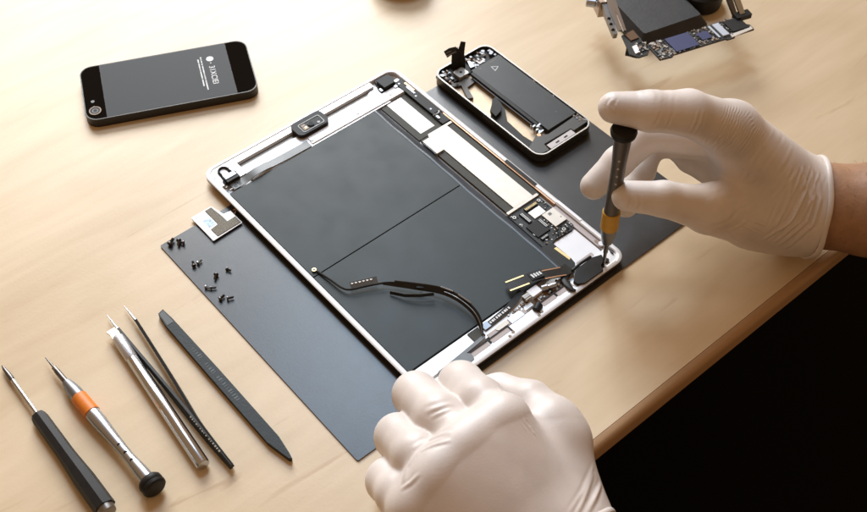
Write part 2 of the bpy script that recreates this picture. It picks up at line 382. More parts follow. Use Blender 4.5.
# bright case floor below the board
fl = MB(); fl.box(53.2, 76.2, -104, -79.6, 3.6, 4.4, .2, 1); flo = fl.build('case_floor', M['white'], T)
q = MB(); q.box(77, 80.9, -104, -57, 3.65, 5.3, .3, 1); q.build('side_rail', M['pink'], T)
q = MB(); q.prism(rrect(78.1, 80, -104, -95, .9, 4), 5.28, 5.5); q.build('rail_slot', M['smdb'], T)
MB().prism(rrect(56.5, 70.5, -103.4, -100.2, .8, 3), 4.4, 4.5).build('film_tag', M['pink'], flo)
# touch flex with its two prongs
tf = MB(); tf.prism([(47.6, -77.2), (56, -79), (56.2, -96.4), (55.4, -100.6), (52, -104), (46.5, -104.5), (44, -96)], 5.4, 5.8, .1, 1)
tfx = tf.build('touch_flex', M['flex'], T)
MB().prism([(53.4, -83.3), (55.5, -83.4), (56.2, -95.6), (54.4, -96.6)], 5.8, 5.95).build('gold_contact', M['gold'], tfx)
fork = [(50, -101, 6.2), (44, -101.5, 7.5), (36, -99, 9.2), (27, -95.2, 10.4), (17, -92.3, 10.8), (6.3, -89.3, 10.4)]
q = MB(); q.ribbon(spline(fork, 5), [8] * 5 + [8.2] * 21, .3); q.build('prong', M['flex'], tfx)
def gstrip(pa, pb, w=1.0):
    q = MB(); q.ribbon([pa, pb], w, .16); q.build('gold_contact', M['gold'], tfx)
gstrip((7.6, -86.2, 10.85), (20, -89.6, 11.1)); gstrip((5.4, -92.8, 10.85), (18.5, -96.5, 11.1))
q = MB(); q.ribbon([(44.2, -98.2, 7.9), (36, -95.4, 9.6), (30.5, -93.4, 10.4)], .9, .16); q.build('contact_strip', M['copper'], tfx)
q = MB(); q.ribbon([(43, -105, 7.9), (36, -102.6, 9.5), (29, -99.8, 10.4)], .9, .16); q.build('contact_strip', M['copper'], tfx)
q = MB()
for k in range(4): q.box(23 + k * 1.8, 24.2 + k * 1.8, -95.5 + .2 * k - k * .5, -92.3 - k * .5, 11, 11.8, .1, 1)
q.build('connector', M['smd'], tfx)
q = MB(); q.box(21.8, 31, -97.2, -91.2, 10.6, 11.3, .3, 1, rot=-.25); q.build('connector_base', M['chip'], tfx)
q = MB(); q.sweep([(46, -103, 6), (40, -106, 6.5), (38.5, -110, 7), (37, -116, 8.2), (38.5, -117.8, 8)], [2.5, 2.6, 2.4, 1.6, 1.0], 10, .45); q.build('flex_tail', M['flex'], tfx)
# loudspeaker in the corner
sp = MB(); sp.prism([(50.4, -105.9), (60, -105.9), (63, -105.0), (71.3, -108), (70, -112), (64.6, -114), (63.4, -117.6), (47, -117.4), (43, -115), (42.6, -111.6)], 4, 8.6, 1.0, 3)
spk = sp.build('speaker', M['black'], T)
q = MB(); q.sweep([(48.5, -104.8, 7.5), (56, -104.4, 8.4), (65, -104.6, 8.2)], 1.1, 8); q.build('gasket', M['black'], spk)
for x, y, r_ in ((66.2, -113.2, 2.0), (71.6, -112.6, 1.7)): MB().prism(circle(x, y, r_, 16), 6.0, 7.3, .3, 1).build('rubber_plug', M['black'], T)
# bottom rail: speaker slots, lightning socket, buttons, plates
for x0, x1 in ((-43.2, -29.4), (-27.2, -12.6), (15.6, 26.6), (28.4, 41.5)):
    q = MB(); q.box(x0, x1, -113.4, -109.8, 6.25, 6.42); so = q.build('speaker_slot', M['pink'], T)
    MB().box(x0 - .3, x1 + .3, -110.0, -109.2, 5.2, 6.8).build('slot_edge', M['black'], so)
for xa, xb, ya in ((-12.6, -11.6, -114.5), (-28.9, -27.5, -112.6), (26.9, 28.2, -112.6)): MB().box(xa, xb, ya, -109.3, 6.2, 6.75).build('divider', M['black'], T)
q = MB(); q.prism([(-58, -107.9), (-46, -107.4), (-42.6, -110.6), (-43.6, -114.4), (-48, -115), (-60, -113.5)], 6.2, 6.9, .3, 2); q.build('foam_pad', M['flexg'], T)
q = MB(); q.ribbon([(-66, -108.5, 6.0), (-48, -107.5, 6.1), (-36, -106.6, 6.2), (-28, -106, 6.2)], 2.4, .5); q.build('flex_strip', M['flexg'], T)
q = MB(); q.box(-34.8, -26.6, -105.6, -98.2, 5.5, 6.4, .3, 1); q.build('flat_connector', M['tape'], T)
q = MB(); q.ribbon([(-24, -101.6, 6.2), (-14, -101, 6.5), (-4, -100.3, 7), (5, -98.6, 7.6), (12, -96.2, 8.4)], 4.2, .4); tfl = q.build('printed_flex', M['black'], T)
q = MB()
for k in range(11):
    x = -20.5 + k * 1.75; q.box(x, x + .8 + .3 * (k % 3), -101.9 + .07 * k * 1.0, -100.3 + .07 * k, 6.62 + k * .075, 6.85 + k * .08)
q.build('printed_marks', M['ink'], tfl)
q = MB(); q.box(-24.5, -19.5, -103.2, -98.6, 6.0, 6.9, .3, 1); q.build('clear_tape', mat('bluish_tape', (.42, .52, .66), .2), T)
q = MB(); q.box(-8.5, 2, -110, -105.4, 5.6, 6.6, .3, 1); q.build('spring_plate', mat('bluish_plate', (.70, .76, .90), .35, .3), T)
q = MB(); q.box(-26, 5, -109.3, -106, 5.5, 5.9, .2, 1); q.build('support_plate', M['pink'], T)
q = MB(); q.prism(rrect(-19, -9, -108.6, -105.4, 1.6, 4), 5.9, 6.3, .2, 1); q.build('vibration_pad', M['cream'], T)
q = MB(); q.lathe((9, -112.6, 6.6), (14.4, -110.2, 6.9), [(0, 1.6), (.6, 2.6), (5.4, 2.6), (6, 1.8)], 18); q.build('rubber_bush', M['black'], T)
q = MB(); q.box(14, 22, -104.6, -98.8, 5.6, 9.0, .5, 2); so = q.build('charging_socket', M['white'], T)
MB().box(9.2, 15.2, -103.6, -99.6, 6.0, 8.6, .4, 2).build('socket_mouth', M['cream'], so)
MB().box(9.0, 14, -102.6, -100.4, 6.4, 9.1, .2, 1).build('socket_hole', M['bronze'], so)
q = MB(); q.lathe((22.5, -102.8, 8), (33, -106.2, 7.4), [(0, 1.2), (.5, 2), (4.5, 2), (5, 1.4), (6.5, 1.4), (7, 1.7), (10.5, 1.7), (11, .8)], 14); q.build('coaxial_plug', M['steel'], T)
q = MB(); q.box(16, 40, -109, -104, 3.7, 5.0, .2, 1); q.box(23, 27, -104.5, -100.5, 4, 7.6, .3, 1); q.build('socket_base', M['smdb'], T)
sm = {'a': MB(), 'b': MB(), 'c': MB()}; scatter(sm, 16, 40, -109, -103, 5.0, 46, .6, 1.8, 1.4, seed=11)
scatter(sm, -8, 12, -105.2, -101.5, 5.6, 20, .6, 1.8, 1.0, seed=12)
for k, m_ in (('a', 'smd'), ('b', 'smdb'), ('c', 'chip')): o = sm[k].build('surface_components', M[m_], T); o['kind'] = 'stuff'
for x, y in ((-16.4, -116.4), (-12.6, -115.4), (8.2, -116.4), (11.4, -115.4)): MB().prism(circle(x, y, 1.05, 14), 6.2, 7.22).build('screw_hole', M['smdb'], T)
for x, y in ((79.4, -109.8), (80.4, -107.4)): MB().box(x - .5, x + .5, y - 1.3, y + 1.3, 6.0, 7.25).build('case_slit', M['darksteel'], T)
q = MB(); q.prism(circle(79.2, -100.5, 1.9, 16), 5.6, 7.0, .2, 1); q.build('case_lug', M['white'], T)
# antenna lead laid loose over the battery
lead = spline([(-75.4, -.4, 7.0), (-73.6, -12, 8.0), (-72.2, -22, 8.6), (-69, -27, 9.0), (-60, -31.5, 9.4), (-50.3, -36.8, 10)], 6)
q = MB(); q.sweep(lead, .75, 8); ld = q.build('antenna_lead', M['black'], T)
q = MB(); q.ring(circle(-76.2, 1.4, 1.5, 14), circle(-76.2, 1.4, .6, 14), 6.5, 7.6, .15); q.build('gold_contact', M['gold'], ld)
rb = spline([(-51, -36.4, 9.4), (-47, -40.4, 9.6), (-38, -51, 10.2), (-28.5, -63.5, 10.8), (-24, -74, 11.2), (-22.4, -85, 11), (-22.8, -93, 10), (-25, -99.5, 8.2), (-28, -104, 6.6)], 6)
q = MB(); q.ribbon(rb, [min(4.4, 1.5 + .22 * i) for i in range(len(rb))], .5, [(.5, .45, .75)] * len(rb)); q.build('ribbon', M['flex'], ld)
q = MB(); q.sweep([p + Vector((.9, .9, 1.4)) for p in rb[7:]], .55, 8); q.build('wire', M['blackg'], ld)
q = MB(); q.sweep([p + Vector((-.6, -.6, 1.0)) for p in rb[20:]], .35, 6); q.build('wire', M['bronze'], ld)
q = MB(); q.ribbon([(-68, -25.6, 9.8), (-52.5, -33.3, 10.6)], 5.4, .15, (.35, .75, .45)); tg = q.build('lead_tag', M['flexg'], ld)
q = MB()
for k in range(6):
    a = .12 + k * .14; q.box(-68 + 15.5 * a - .6, -68 + 15.5 * a + .7, -24.6 - 7.7 * a, -23.4 - 7.7 * a, 10.4 + .8 * a, 10.8 + .8 * a)
q.build('printed_marks', M['ink'], tg)
q = MB(); q.ribbon([(-51.3, -44.1, 8.0), (-46.1, -52.5, 9.0), (-39.5, -59.1, 10.0), (-32.3, -64.1, 10.5)], 2.2, .5, (.3, .3, 1)); q.build('lead_stub', M['black'], ld)
q = MB(); q.prism([p[:2] for p in ((-37.8, -53.3, 10.5), (-33.2, -52.6, 10.5), (-34.3, -56.8, 10.5))], 10.0, 11.0); q.build('lead_barb', M['black'], ld)
for a, b in (((-26.8, -64.2, 13.2), (-23.6, -72, 13.7)), ((-22.9, -76, 14.0), (-21.2, -86, 13.8))):
    q = MB(); q.sweep([a, b], .5, 8); q.build('crimp', M['steel'], ld)
# ------------------------------------------------------------------ dark phone lying face down
ph_rot = math.radians(-24.4)
PH = thing('smartphone', (-50.3, 212.9, 0), 'black smartphone lying face down with slate back and white printed marks', 'smartphone', ph_rot)
Wp = WM[PH.name]
def ploc(mb):   # author in the phone's own frame: +x towards the printed end, +y towards the far long side
    bmesh.ops.transform(mb.bm, matrix=Matrix.Translation((-50.3, 212.9, 0)) @ Matrix.Rotation(ph_rot, 4, 'Z'), verts=mb.bm.verts); return mb
hx, hy = 61.7, 29.1
q = MB(); q.prism(rrect(-hx, hx, -hy, hy, 9, 10), .1, 7.5, .7, 3); ploc(q).build('body', M['phones'], PH)
q = MB(); q.box(-46.9, 45.9, -28.2, 28.2, 7.5, 7.60); ploc(q).build('back_panel', M['phone'], PH)
def end_strip(x0, x1):
    r = 8.4; pts = [p for p in rrect(-hx + .8, hx - .8, -hy + .8, hy - .8, r, 10) if x0 <= p[0] <= x1]
    if x0 < 0: pts = [(x1, hy - .8)] + pts + [(x1, -hy + .8)]
    else:
        a = [p for p in pts if p[1] < 0]; b = [p for p in pts if p[1] >= 0]
        pts = [(x0, -hy + .8)] + a + b + [(x0, hy - .8)]
    return pts
for x0, x1 in ((-70, -47), (46, 70)):
    q = MB(); q.prism(end_strip(x0, x1), 7.5, 7.60); ploc(q).build('glass_strip', M['phoneg'], PH)
q = MB(); q.ring(circle(-54.5, -20, 4.3, 28), circle(-54.5, -20, 3.5, 28), 7.6, 8.1, .1); cr = ploc(q).build('camera_ring', mat('ring_copper', (.20, .14, .095), .55, .3), PH)
q = MB(); q.prism(circle(-54.5, -20, 3.5, 24), 7.6, 7.85); ploc(q).build('camera_lens', M['glass'], cr)
q = MB(); q.ring(circle(-54.5, -20, 2.2, 20), circle(-54.5, -20, 1.5, 20), 7.84, 7.95); ploc(q).build('lens_ring', M['inkd'], cr)
q = MB(); q.prism(circle(-55.3, -9.8, 1.3, 18), 7.6, 7.8); ploc(q).build('flash', M['inkd'], PH)
q = MB(); q.prism(circle(-55, -15, .5, 10), 7.6, 7.75); ploc(q).build('microphone_hole', M['black'], PH)
q = MB(); q.box(-hx - .5, -hx + .2, -18, -9, 3, 4.6, .2, 1); ploc(q).build('side_button', M['phones'], PH)
def text_mesh(s, size, name, m, parent, at, rot, z, extra=None, mirror=False):
    cu = bpy.data.curves.new(name, 'FONT'); cu.body = s; cu.size = size; cu.extrude = .04; cu.align_x = 'CENTER'; cu.align_y = 'CENTER'
    ob = bpy.data.objects.new(name, cu); col.objects.link(ob)
    dg = bpy.context.evaluated_depsgraph_get(); me = bpy.data.meshes.new_from_object(ob.evaluated_get(dg))
    bpy.data.objects.remove(ob); bpy.data.curves.remove(cu)
    X = Matrix.Translation((at[0], at[1], z)) @ Matrix.Rotation(rot, 4, 'Z')
    if mirror: X = X @ Matrix.Diagonal((-1, 1, 1, 1))
    if extra is not None: X = extra @ X
    me.transform(Matrix.Scale(S, 4) @ X); me.name = name
    return link(name, me, m, parent, 0)
PX = Matrix.Translation((-50.3, 212.9, 0)) @ Matrix.Rotation(ph_rot, 4, 'Z')
text_mesh('31XCIEI', 6.0, 'printed_text', M['ink'], PH, (32.6, -4.5), -PI / 2, 7.66, PX)
q = MB(); q.prism(circle(32.6, 13.6, 2.7, 24), 7.62, 7.72); q.box(32.2, 33, 8.4, 9.4, 7.62, 7.7); em = ploc(q).build('printed_emblem', M['ink'], PH)
q = MB(); r = random.Random(5)
for row, x in enumerate((26.2, 24.0)):
    y = 17 - row * 2.0
    while y > (-18 if row == 0 else -13):
        l = r.uniform(.5, 2.0); q.box(x - .45, x + .45, y - l, y, 7.62, 7.68); y -= l + r.choice((.3, .3, .9))
ploc(q).build('fine_print', M['ink'], PH)

# ------------------------------------------------------------------ opened phone on the mat
OP = thing('opened_phone', (126.5, 35, 1), 'opened smartphone with bare battery and loose ribbon cables, on the corner of the mat', 'smartphone')
x0, x1, y0, y1 = 100.2, 153.8, -21.2, 93
q = MB(); q.prism(rrect(x0, x1, y0, y1, 8.5, 8), 1.05, 3.0, .4, 1); q.build('back_cover', M['black'], OP)
q = MB(); q.ring(rrect(x0, x1, y0, y1, 8.5, 8), rrect(x0 + 1.4, x1 - 1.4, y0 + 1.4, y1 - 1.4, 7.2, 8), 3.0, 8.6, .2)
fr = q.build('frame', mat('frame_dark_steel', (.10, .095, .085), .35, .8), OP)
MB().ring(rrect(x0 + .3, x1 - .3, y0 + .3, y1 - .3, 8.2, 8), rrect(x0 + 1.25, x1 - 1.25, y0 + 1.25, y1 - 1.25, 7.3, 8), 8.6, 9.3, .2).build('bezel', mat('bezel_steel', (.40, .37, .33), .4, .8), fr)
q = MB(); q.box(x0 - .08, x0 + .5, -4, -3.3, 3.1, 8.7); q.build('antenna_gap', M['bronze'], fr)
q = MB(); q.box(x0 - .2, x0 + .5, 25, 37, 5.6, 7.6, .3, 1); q.build('sim_slot', M['bronze'], fr)
q = MB(); q.box(112, 142, y0 - .1, y0 + .4, 4.4, 5.6, .2, 1); q.build('port_slot', M['blackg'], fr)
MB().prism(rrect(x0 + 1.5, x1 - 1.5, y0 + 1.5, y1 - 1.5, 7, 6), 3.0, 4.0).build('chassis_plate', mat('chassis_copper_nickel', (.56, .43, .29), .45, .35, var=.12, vscale=120, bump=.3, bscale=200), OP)
q = MB(); q.box(124.2, 151.4, -4.6, 76.6, 4, 9.0, .8, 3); bt = q.build('battery', mat('battery_black', (.030, .032, .032), .42, var=.15, vscale=80, spec=.3), OP)
def tri(mb, cx, cy, r, zz, w=.55):
    o = [(cx + r * math.cos(a), cy + r * math.sin(a)) for a in (PI / 2 + .4, PI / 2 + .4 + 2 * PI / 3, PI / 2 + .4 + 4 * PI / 3)]
    i = [(cx + (r - 2 * w) * math.cos(a), cy + (r - 2 * w) * math.sin(a)) for a in (PI / 2 + .4, PI / 2 + .4 + 2 * PI / 3, PI / 2 + .4 + 4 * PI / 3)]
    mb.ring(o, i, zz, zz + .08)
q = MB(); tri(q, 139.3, 67.4, 3.3, 9.0, .38); q.build('warning_mark', M['ink'], bt)
for xa, xb, ya in ((140, 147, 74), (129, 131.5, 73.6), (141, 142, 5)): MB().box(xa, xb, ya, ya + .5, 9, 9.06).build('printed_line', mat('faint_print', (.16, .13, .10), .6), bt)
q = MB(); q.ribbon([(122.6, 74, 8.2), (122.6, 30, 8.0), (122.4, 6, 7.8), (121, -1, 7.6)], 2.6, 2.2); q.build('side_cable', M['flex'], OP)
q = MB(); q.sweep([(120.6, 70, 7.2), (120.4, 40, 7.0), (120.6, 8, 7.0)], .5, 8); q.build('coaxial_wire', M['gunmetal'], OP)
q = MB(); q.prism([(116.8, 45.5), (119.6, 44.2), (117.6, 33), (110, 22), (108.5, 4), (110, -8), (101.8, -10), (102, 0), (103.5, 12), (103.6, 22), (104, 33), (107, 36)], 5, 6.6, .3, 1)
fx2 = q.build('dock_flex', M['flex'], OP)
q = MB(); q.prism([(106.2, 36.2), (114.5, 42.5), (118.8, 44.6), (117.2, 36.5), (112, 31), (105, 29)], 6.4, 9.4, .4, 1); q.build('flex_plug', M['black'], fx2)
q = MB(); q.prism([(113, -3.5), (122, -7.4), (151.6, -6.2), (152, -16), (138, -16.2), (137.4, -13.5), (112.5, -12.5), (111.4, -18.8), (104, -18), (102.2, -13), (102.4, -8)], 5, 8.7, .4, 2)
q.build('bottom_cover', mat('cover_dark', (.040, .036, .030), .4), OP)
q = MB(); q.box(113, 136.6, -19.3, -14.6, 6, 9.0, .3, 1); br = q.build('dock_bracket', mat('bracket_nickel', (.40, .365, .355), .5, .3), OP)
for x in (121, 129): MB().box(x - 1.6, x + 1.6, -17.8, -16.6, 9, 9.08).build('bracket_slot', M['black'], br)
q = MB(); r = random.Random(3)
for k in range(7): q.box(115 + r.uniform(0, 8), 117.4 + r.uniform(0, 8), -3 + k * 1.4, -1.8 + k * 1.4, 6, 8.6 + r.uniform(0, 1), .2, 1, rot=r.uniform(-.4, .4))
q.build('battery_clip', M['steel'], OP)
q = MB(); q.prism(circle(116, -3.8, 1.5, 12), 5, 8.8, .2, 1); q.build('copper_post', M['copper'], OP)
# top end: camera, loose ribbons, screws, brackets
q = MB(); q.box(102.4, 151.5, 77.4, 91, 4, 6.2, .4, 1); tp = q.build('top_bracket', M['black'], OP)
q = MB(); q.prism(rrect(112.6, 121.8, 76, 84.2, 1.5, 4), 5, 8.8, .5, 2); cam_ = q.build('camera', M['smd'], OP)
MB().prism(circle(117.2, 80.2, 1.0, 14), 8.8, 9.0).build('camera_lens', M['glass'], cam_)
W_ = (.76, -.65, 0)
q = MB(); q.ribbon([(119.5, 88.4, 5), (119.4, 88.8, 12), (119.2, 89.2, 19), (119, 89.4, 25)], [8, 6, 5, 4.6], .6, W_)
q.ribbon([(118.2, 86.7, 25.0), (113.5, 88.5, 25.0), (109.6, 89.0, 24.0)], 5.2, .6, (.35, .45, .8)); rb1 = q.build('ribbon', M['flex'], OP)
q = MB(); q.ribbon([(117.8, 87.4, 25.7), (110.1, 89.1, 24.9)], .5, .2, (.35, .45, .8)); q.build('contact_strip', M['bronze'], rb1)
q = MB(); q.ribbon([(116.8, 85.7, 25.0), (108.9, 87.1, 24.4)], .5, .2, (.35, .45, .8)); q.build('contact_strip', M['bronze'], rb1)
q = MB(); q.ribbon([(122.5, 86.6, 5), (123, 87.4, 12), (124.2, 88.4, 19), (126.4, 88.8, 27)], [8, 6.4, 5, 3.6], .6, W_); q.build('ribbon', M['flex'], OP)
q = MB(); q.prism([(103, 79), (111.5, 74.5), (118, 76.2), (122.5, 70), (121, 68), (112, 67), (108, 56), (104.5, 58), (108.5, 68), (110, 71.5), (103, 75)], 4.2, 6.2, .3, 1); q.build('audio_flex', mat('flex_brown', (.055, .042, .030), .4), OP)
q = MB(); q.box(135, 141.5, 79.2, 84.5, 6, 7.4, .3, 1); q.build('white_bracket', M['lab'], OP)
q = MB(); q.prism([(126.5, 80), (129.5, 86.5), (131, 85.6), (129.5, 79)], 6, 8.2, .3, 1); q.build('foil_tab', M['steel'], OP)
sm = {'a': MB(), 'b': MB(), 'c': MB()}
scatter(sm, 128, 151, 78, 90.5, 6.2, 40, .8, 2.6, 1.8, seed=21); scatter(sm, 103, 112, 78, 90, 6.2, 16, .8, 2.4, 1.6, seed=22)
scatter(sm, 151.2, 152.2, -14, 76, 5, 46, .5, 1.6, 3.2, seed=23); scatter(sm, 147, 152, -15, -5, 8.2, 14, .6, 1.6, .8, seed=24); scatter(sm, 103, 110, 72, 80, 4, 10, .8, 2, 2, seed=25)
for k, m_ in (('a', 'gunmetal'), ('b', 'smdb'), ('c', 'chip')): o = sm[k].build('surface_components', M[m_], OP); o['kind'] = 'stuff'
for x, y in ((145.5, 87.5), (148.5, 82), (104.8, 86.5), (150.5, -12)): MB().prism(circle(x, y, 1.4, 12), 4.2, 8.6, .2, 1).build('screw_head', M['gunmetal'], OP)
q = MB(); q.prism([(103, 22.5), (107, 24), (105.5, 18), (103, 17)], 4.1, 4.9, .2, 1); q.build('label_tab', M['ink'], OP)

# ------------------------------------------------------------------ metal shield and loose screws on the mat
SB = thing('metal_shield', (-98, 79, 1), 'bright thin metal shield plate with speckled pad on the mat corner beside the tablet', 'metal plate')
q = MB(); q.prism([(-110, 92.3), (-94.2, 92.3), (-91.6, 81.4), (-86.4, 80.8), (-86.4, 67.2), (-109.6, 66.2)], 2.2, 2.75, .1, 1); q.build('plate', M['white'], SB)
q = MB(); q.box(-109.9, -107.6, 66.6, 91.8, 1.05, 2.3, .1, 1); q.build('folded_edge', M['steel'], SB)
q = MB(); q.prism([(-99.6, 91.2), (-94.8, 91.2), (-93.6, 80.4), (-93.4, 74.2), (-87, 74.4), (-87, 68), (-105.4, 67.6), (-105.6, 75.2), (-99.4, 76)], 2.75, 3.2, .1, 1); q.build('pad', M['foam'], SB)
q = MB(); q.box(-105.6, -100.6, 77.3, 84.8, 2.75, 2.85); q.build('window', mat('bluish_window', (.20, .25, .31), .3, .4, var=.5, vscale=500), SB)
for y in (89.6, 69): MB().prism(circle(-107.6, y, .9, 12), 2.75, 2.85).build('rivet_hole', M['gunmetal'], SB)
q = MB(); q.sweep([(-86.6, 76.6, 2.4), (-84.6, 77.4, 3.2), (-83.6, 79.4, 3.2), (-84.6, 80.4, 2.6)], .4, 6); q.build('grounding_hook', M['copper'], SB)

def make_screw():
    o = thing('screw', (0, 0, 0), 'screw', 'screw', 0, 'loose screws scattered on the mat')
    q = MB(); q.lathe((0, 0, 1.5), (5, 0, 1.5), [(0, .9), (.25, 1.5), (.9, 1.5), (1.0, .8)], 16); h = q.build('head', M['darksteel'], o)
    MB().box(-.05, .05, -.25, .25, .7, 2.3).build('slot', M['black'], h)
    q = MB(); prof = [(1.0, .8)]
    for k in range(8): prof += [(1.2 + k * .38, .62), (1.39 + k * .38, .85)]
    prof += [(4.5, .3)]
    q.lathe((0, 0, 1.5), (5, 0, 1.5), prof, 12); q.build('shank', M['darksteel'], o)
    return o
proto = make_screw()
SCR = [(-133.4, 82.0, 0.5, 1.25, 'dark screw nearest the left corner of the mat, lying on its own'),
       (-126.4, 81.6, -2.2, 1.1, 'topmost dark screw of the touching pair right of the mat corner'),
       (-125.0, 77.2, 2.4, 1.0, 'lower dark screw of the touching pair right of the mat corner'),
       (-131.0, 56.6, 1.2, .95, 'left dark screw of the shiny pair on the mat under the metal shield'),
       (-128.2, 57.2, 0.2, .9, 'right shiny screw of the close pair on the mat under the metal shield'),
       (-123.6, 42.2, -2.4, 1.05, 'small dark screw in the middle of the mat screws, shank pointing down left'),
       (-116.4, 41.8, -1.2, .85, 'smallest dark screw, farthest right of the loose mat screws'),
       (-135.0, 38.2, -1.0, .85, 'tiny shiny screw head near the left mat edge, above the lowest pair'),
       (-132.9, 35.2, -.6, .85, 'tiny dark screw touching the shiny one near the left mat edge'),
       (-133.6, 23.8, .2, 1.0, 'left dark screw of the lowest pair on the mat'),
       (-129.8, 21.4, -.4, 1.0, 'right dark screw of the lowest pair on the mat')]
for i, (x, y, a, k, lab) in enumerate(SCR):
    if i == 0: o = proto
    else:
        o = proto.copy(); col.objects.link(o)
        for ch in proto.children:
            c = ch.copy(); col.objects.link(c); c.parent = o
            for g in ch.children:
                d = g.copy(); col.objects.link(d); d.parent = c
    o.location = (x * S, y * S, 1.0 * S); o.rotation_euler = (0, 0, a); o.scale = (k, k, k); o['label'] = lab
    if i in (4, 7):
        for c in o.children:
            c.data = c.data.copy(); c.data.materials[0] = M['steel']

# ------------------------------------------------------------------ tools on the left
K = thing('screwdriver', (-262, 0, 0), 'screwdriver with black faceted handle, leftmost of the tools on the table', 'screwdriver')
a, b = Vector((-260.6, 66, 2.5)), Vector((-262.4, -75, 6.6))
q = MB(); q.lathe(a, b, [(0, .3), (3, 1.1), (8, 1.6), (13, 1.7), (14.5, 1.4)], 16); q.build('bit', M['darksteel'], K)
q = MB(); q.lathe(a, b, [(13.6, 1.45), (47, 1.45)], 16); q.build('shaft', M['chrome'], K)
q = MB(); q.lathe(a, b, [(45, 2.6), (46.2, 4.2), (49, 4.7), (80, 4.9), (94, 5.6), (100, 6.0), (124, 6.2)], 8); q.build('handle', M['black'], K, 20)
q = MB(); q.lathe(a, b, [(122, 5.2), (124, 5.2), (127.5, 4.7), (128, 3.5)], 20); q.build('end_cap', M['bronze'], K)

def driver(root, a, b, band, L, cap_r):
    q = MB(); q.lathe(a, b, [(0, .35), (9.5, .85), (10, 1.0)], 12); q.build('bit', M['darksteel'], root)
    q = MB(); q.lathe(a, b, [(9.6, 1.1), (10, 1.5), (13, 1.5), (13.4, 1.2)], 14); q.build('collar', M['bronze'], root)
    q = MB(); q.lathe(a, b, [(13, 1.75), (24, 1.9)], 16); q.build('shaft', M['darksteel'], root)
    q = MB(); q.lathe(a, b, [(23.6, 1.9), (24.2, 2.7), (28, 3.6), (33, 4.3), (38.6, 4.55)], 28); q.build('nose', M['gunmetal'], root)
    q = MB(); q.lathe(a, b, [(38.2, 4.5), (38.5, 4.85), (53.2, 4.85), (53.5, 4.5)], 28); bd_ = q.build('grip_band', M[band], root)
    return bd_
K = thing('screwdriver', (-238, -5, 0), 'silver precision screwdriver with orange band and round black end cap', 'screwdriver')
a, b = Vector((-238.2, 53, 4.4)), Vector((-235.2, -67, 7.2))
driver(K, a, b, 'orange', 119, 7)
q = MB(); q.lathe(a, b, [(53, 4.3), (54, 4.55), (62, 4.4), (74, 3.6), (86, 3.15), (93, 3.1), (99, 3.6), (105, 4.0), (112.4, 4.2)], 28); hd = q.build('handle', M['steel'], K)
q = MB()
for k in range(3):
    p = a + (b - a).normalized() * (82 + 6.6 * k) + Vector((-.1, -.5, .85)) * (3.3 + (.3 if k == 2 else 0)); q.lathe(p, p + Vector((-.1, -.5, .85)), [(0, 1.25), (.3, 1.2), (.35, .6)], 14)
q.build('dimple', M['black'], hd)
q = MB(); q.lathe(a, b, [(111.5, 3.4), (112.2, 6.2), (113.4, 7.0), (115.6, 7.0), (116.4, 6.5), (117.2, 7.1), (118.6, 6.9), (119.6, 5.8), (119.9, 3)], 30); q.build('swivel_cap', M['black'], K)

K = thing('craft_knife', (-203, -12, 0), 'silver craft knife handle with knurled collet and cream stub blade', 'knife')
a, b = Vector((-197.6, 38.5, 4.3)), Vector((-206.6, -69.6, 4.2))
q = MB(); q.lathe(a, b, [(20, 3.6), (20.6, 4.0), (107, 4.05), (108, 3.7), (108.3, 2)], 30); q.build('handle', M['chrome'], K)
q = MB(); q.lathe(a, b, [(0, 2.6), (1, 3.5), (3, 3.8), (19.5, 3.9), (20.4, 3.3)], 30); q.build('collet', M['knurl'], K)
q = MB(); q.prism([(-201.0, 37.6), (-195.2, 38.5), (-194.8, 41), (-195.4, 45.2), (-201.4, 45.0), (-200.6, 41.6)], 4.2, 5.6, .3, 1); q.build('blade', mat('cream_blade', (.74, .68, .56), .35, .3, var=.2, vscale=300), K)

K = thing('tweezers', (-193, -10, 0), 'slim black tweezers with bare steel tips lying beside the silver knife', 'tweezers')
for sgn, pts, tip in ((0, [(-194.2, 43.6), (-194.3, 20), (-194.4, 0), (-194.6, -22), (-194.9, -40), (-195.0, -60), (-194.9, -80)], (-193.6, 57.6)),
                      (1, [(-182.3, 42.4), (-184.8, 20), (-187.6, -4), (-190.3, -25), (-192.6, -42), (-193.6, -60), (-194.3, -79.6)], (-181.9, 57.2))):
    P3 = [Vector((x, y, 3.8)) for x, y in pts]; sp_ = spline(P3, 5)
    n = len(sp_); hts = [2.4 + 3.4 * min(1, i / n * 1.5) if i < n * .8 else 5.8 - 2.2 * (i / n - .8) / .2 for i in range(n)]
    q = MB(); q.ribbon([p.to_tuple() for p in sp_], hts, 1.7, (.25 if sgn == 0 else -.25, 0, 1)); ar = q.build('arm', M['black'], K)
    q = MB(); d = Vector((tip[0], tip[1], 3.0)); q.sweep([d, (d + P3[0]) / 2 - Vector((0, 0, .1)), P3[0]], [.25, .65, 1.15], 10); q.build('tip', M['steel'], ar)
q = MB(); r = random.Random(9)
for y0_, n_ in ((-39, 9), (-58, 6)):
    for k in range(n_):
        y = y0_ - k * 2.0; x = -195.0 - .0 * k; q.box(x - .7, x + .3, y - r.uniform(.5, 1.4), y, 6.2, 6.72 - .0 * k)
q.build('printed_marks', mat('faded_ink', (.28, .26, .22), .6), K)

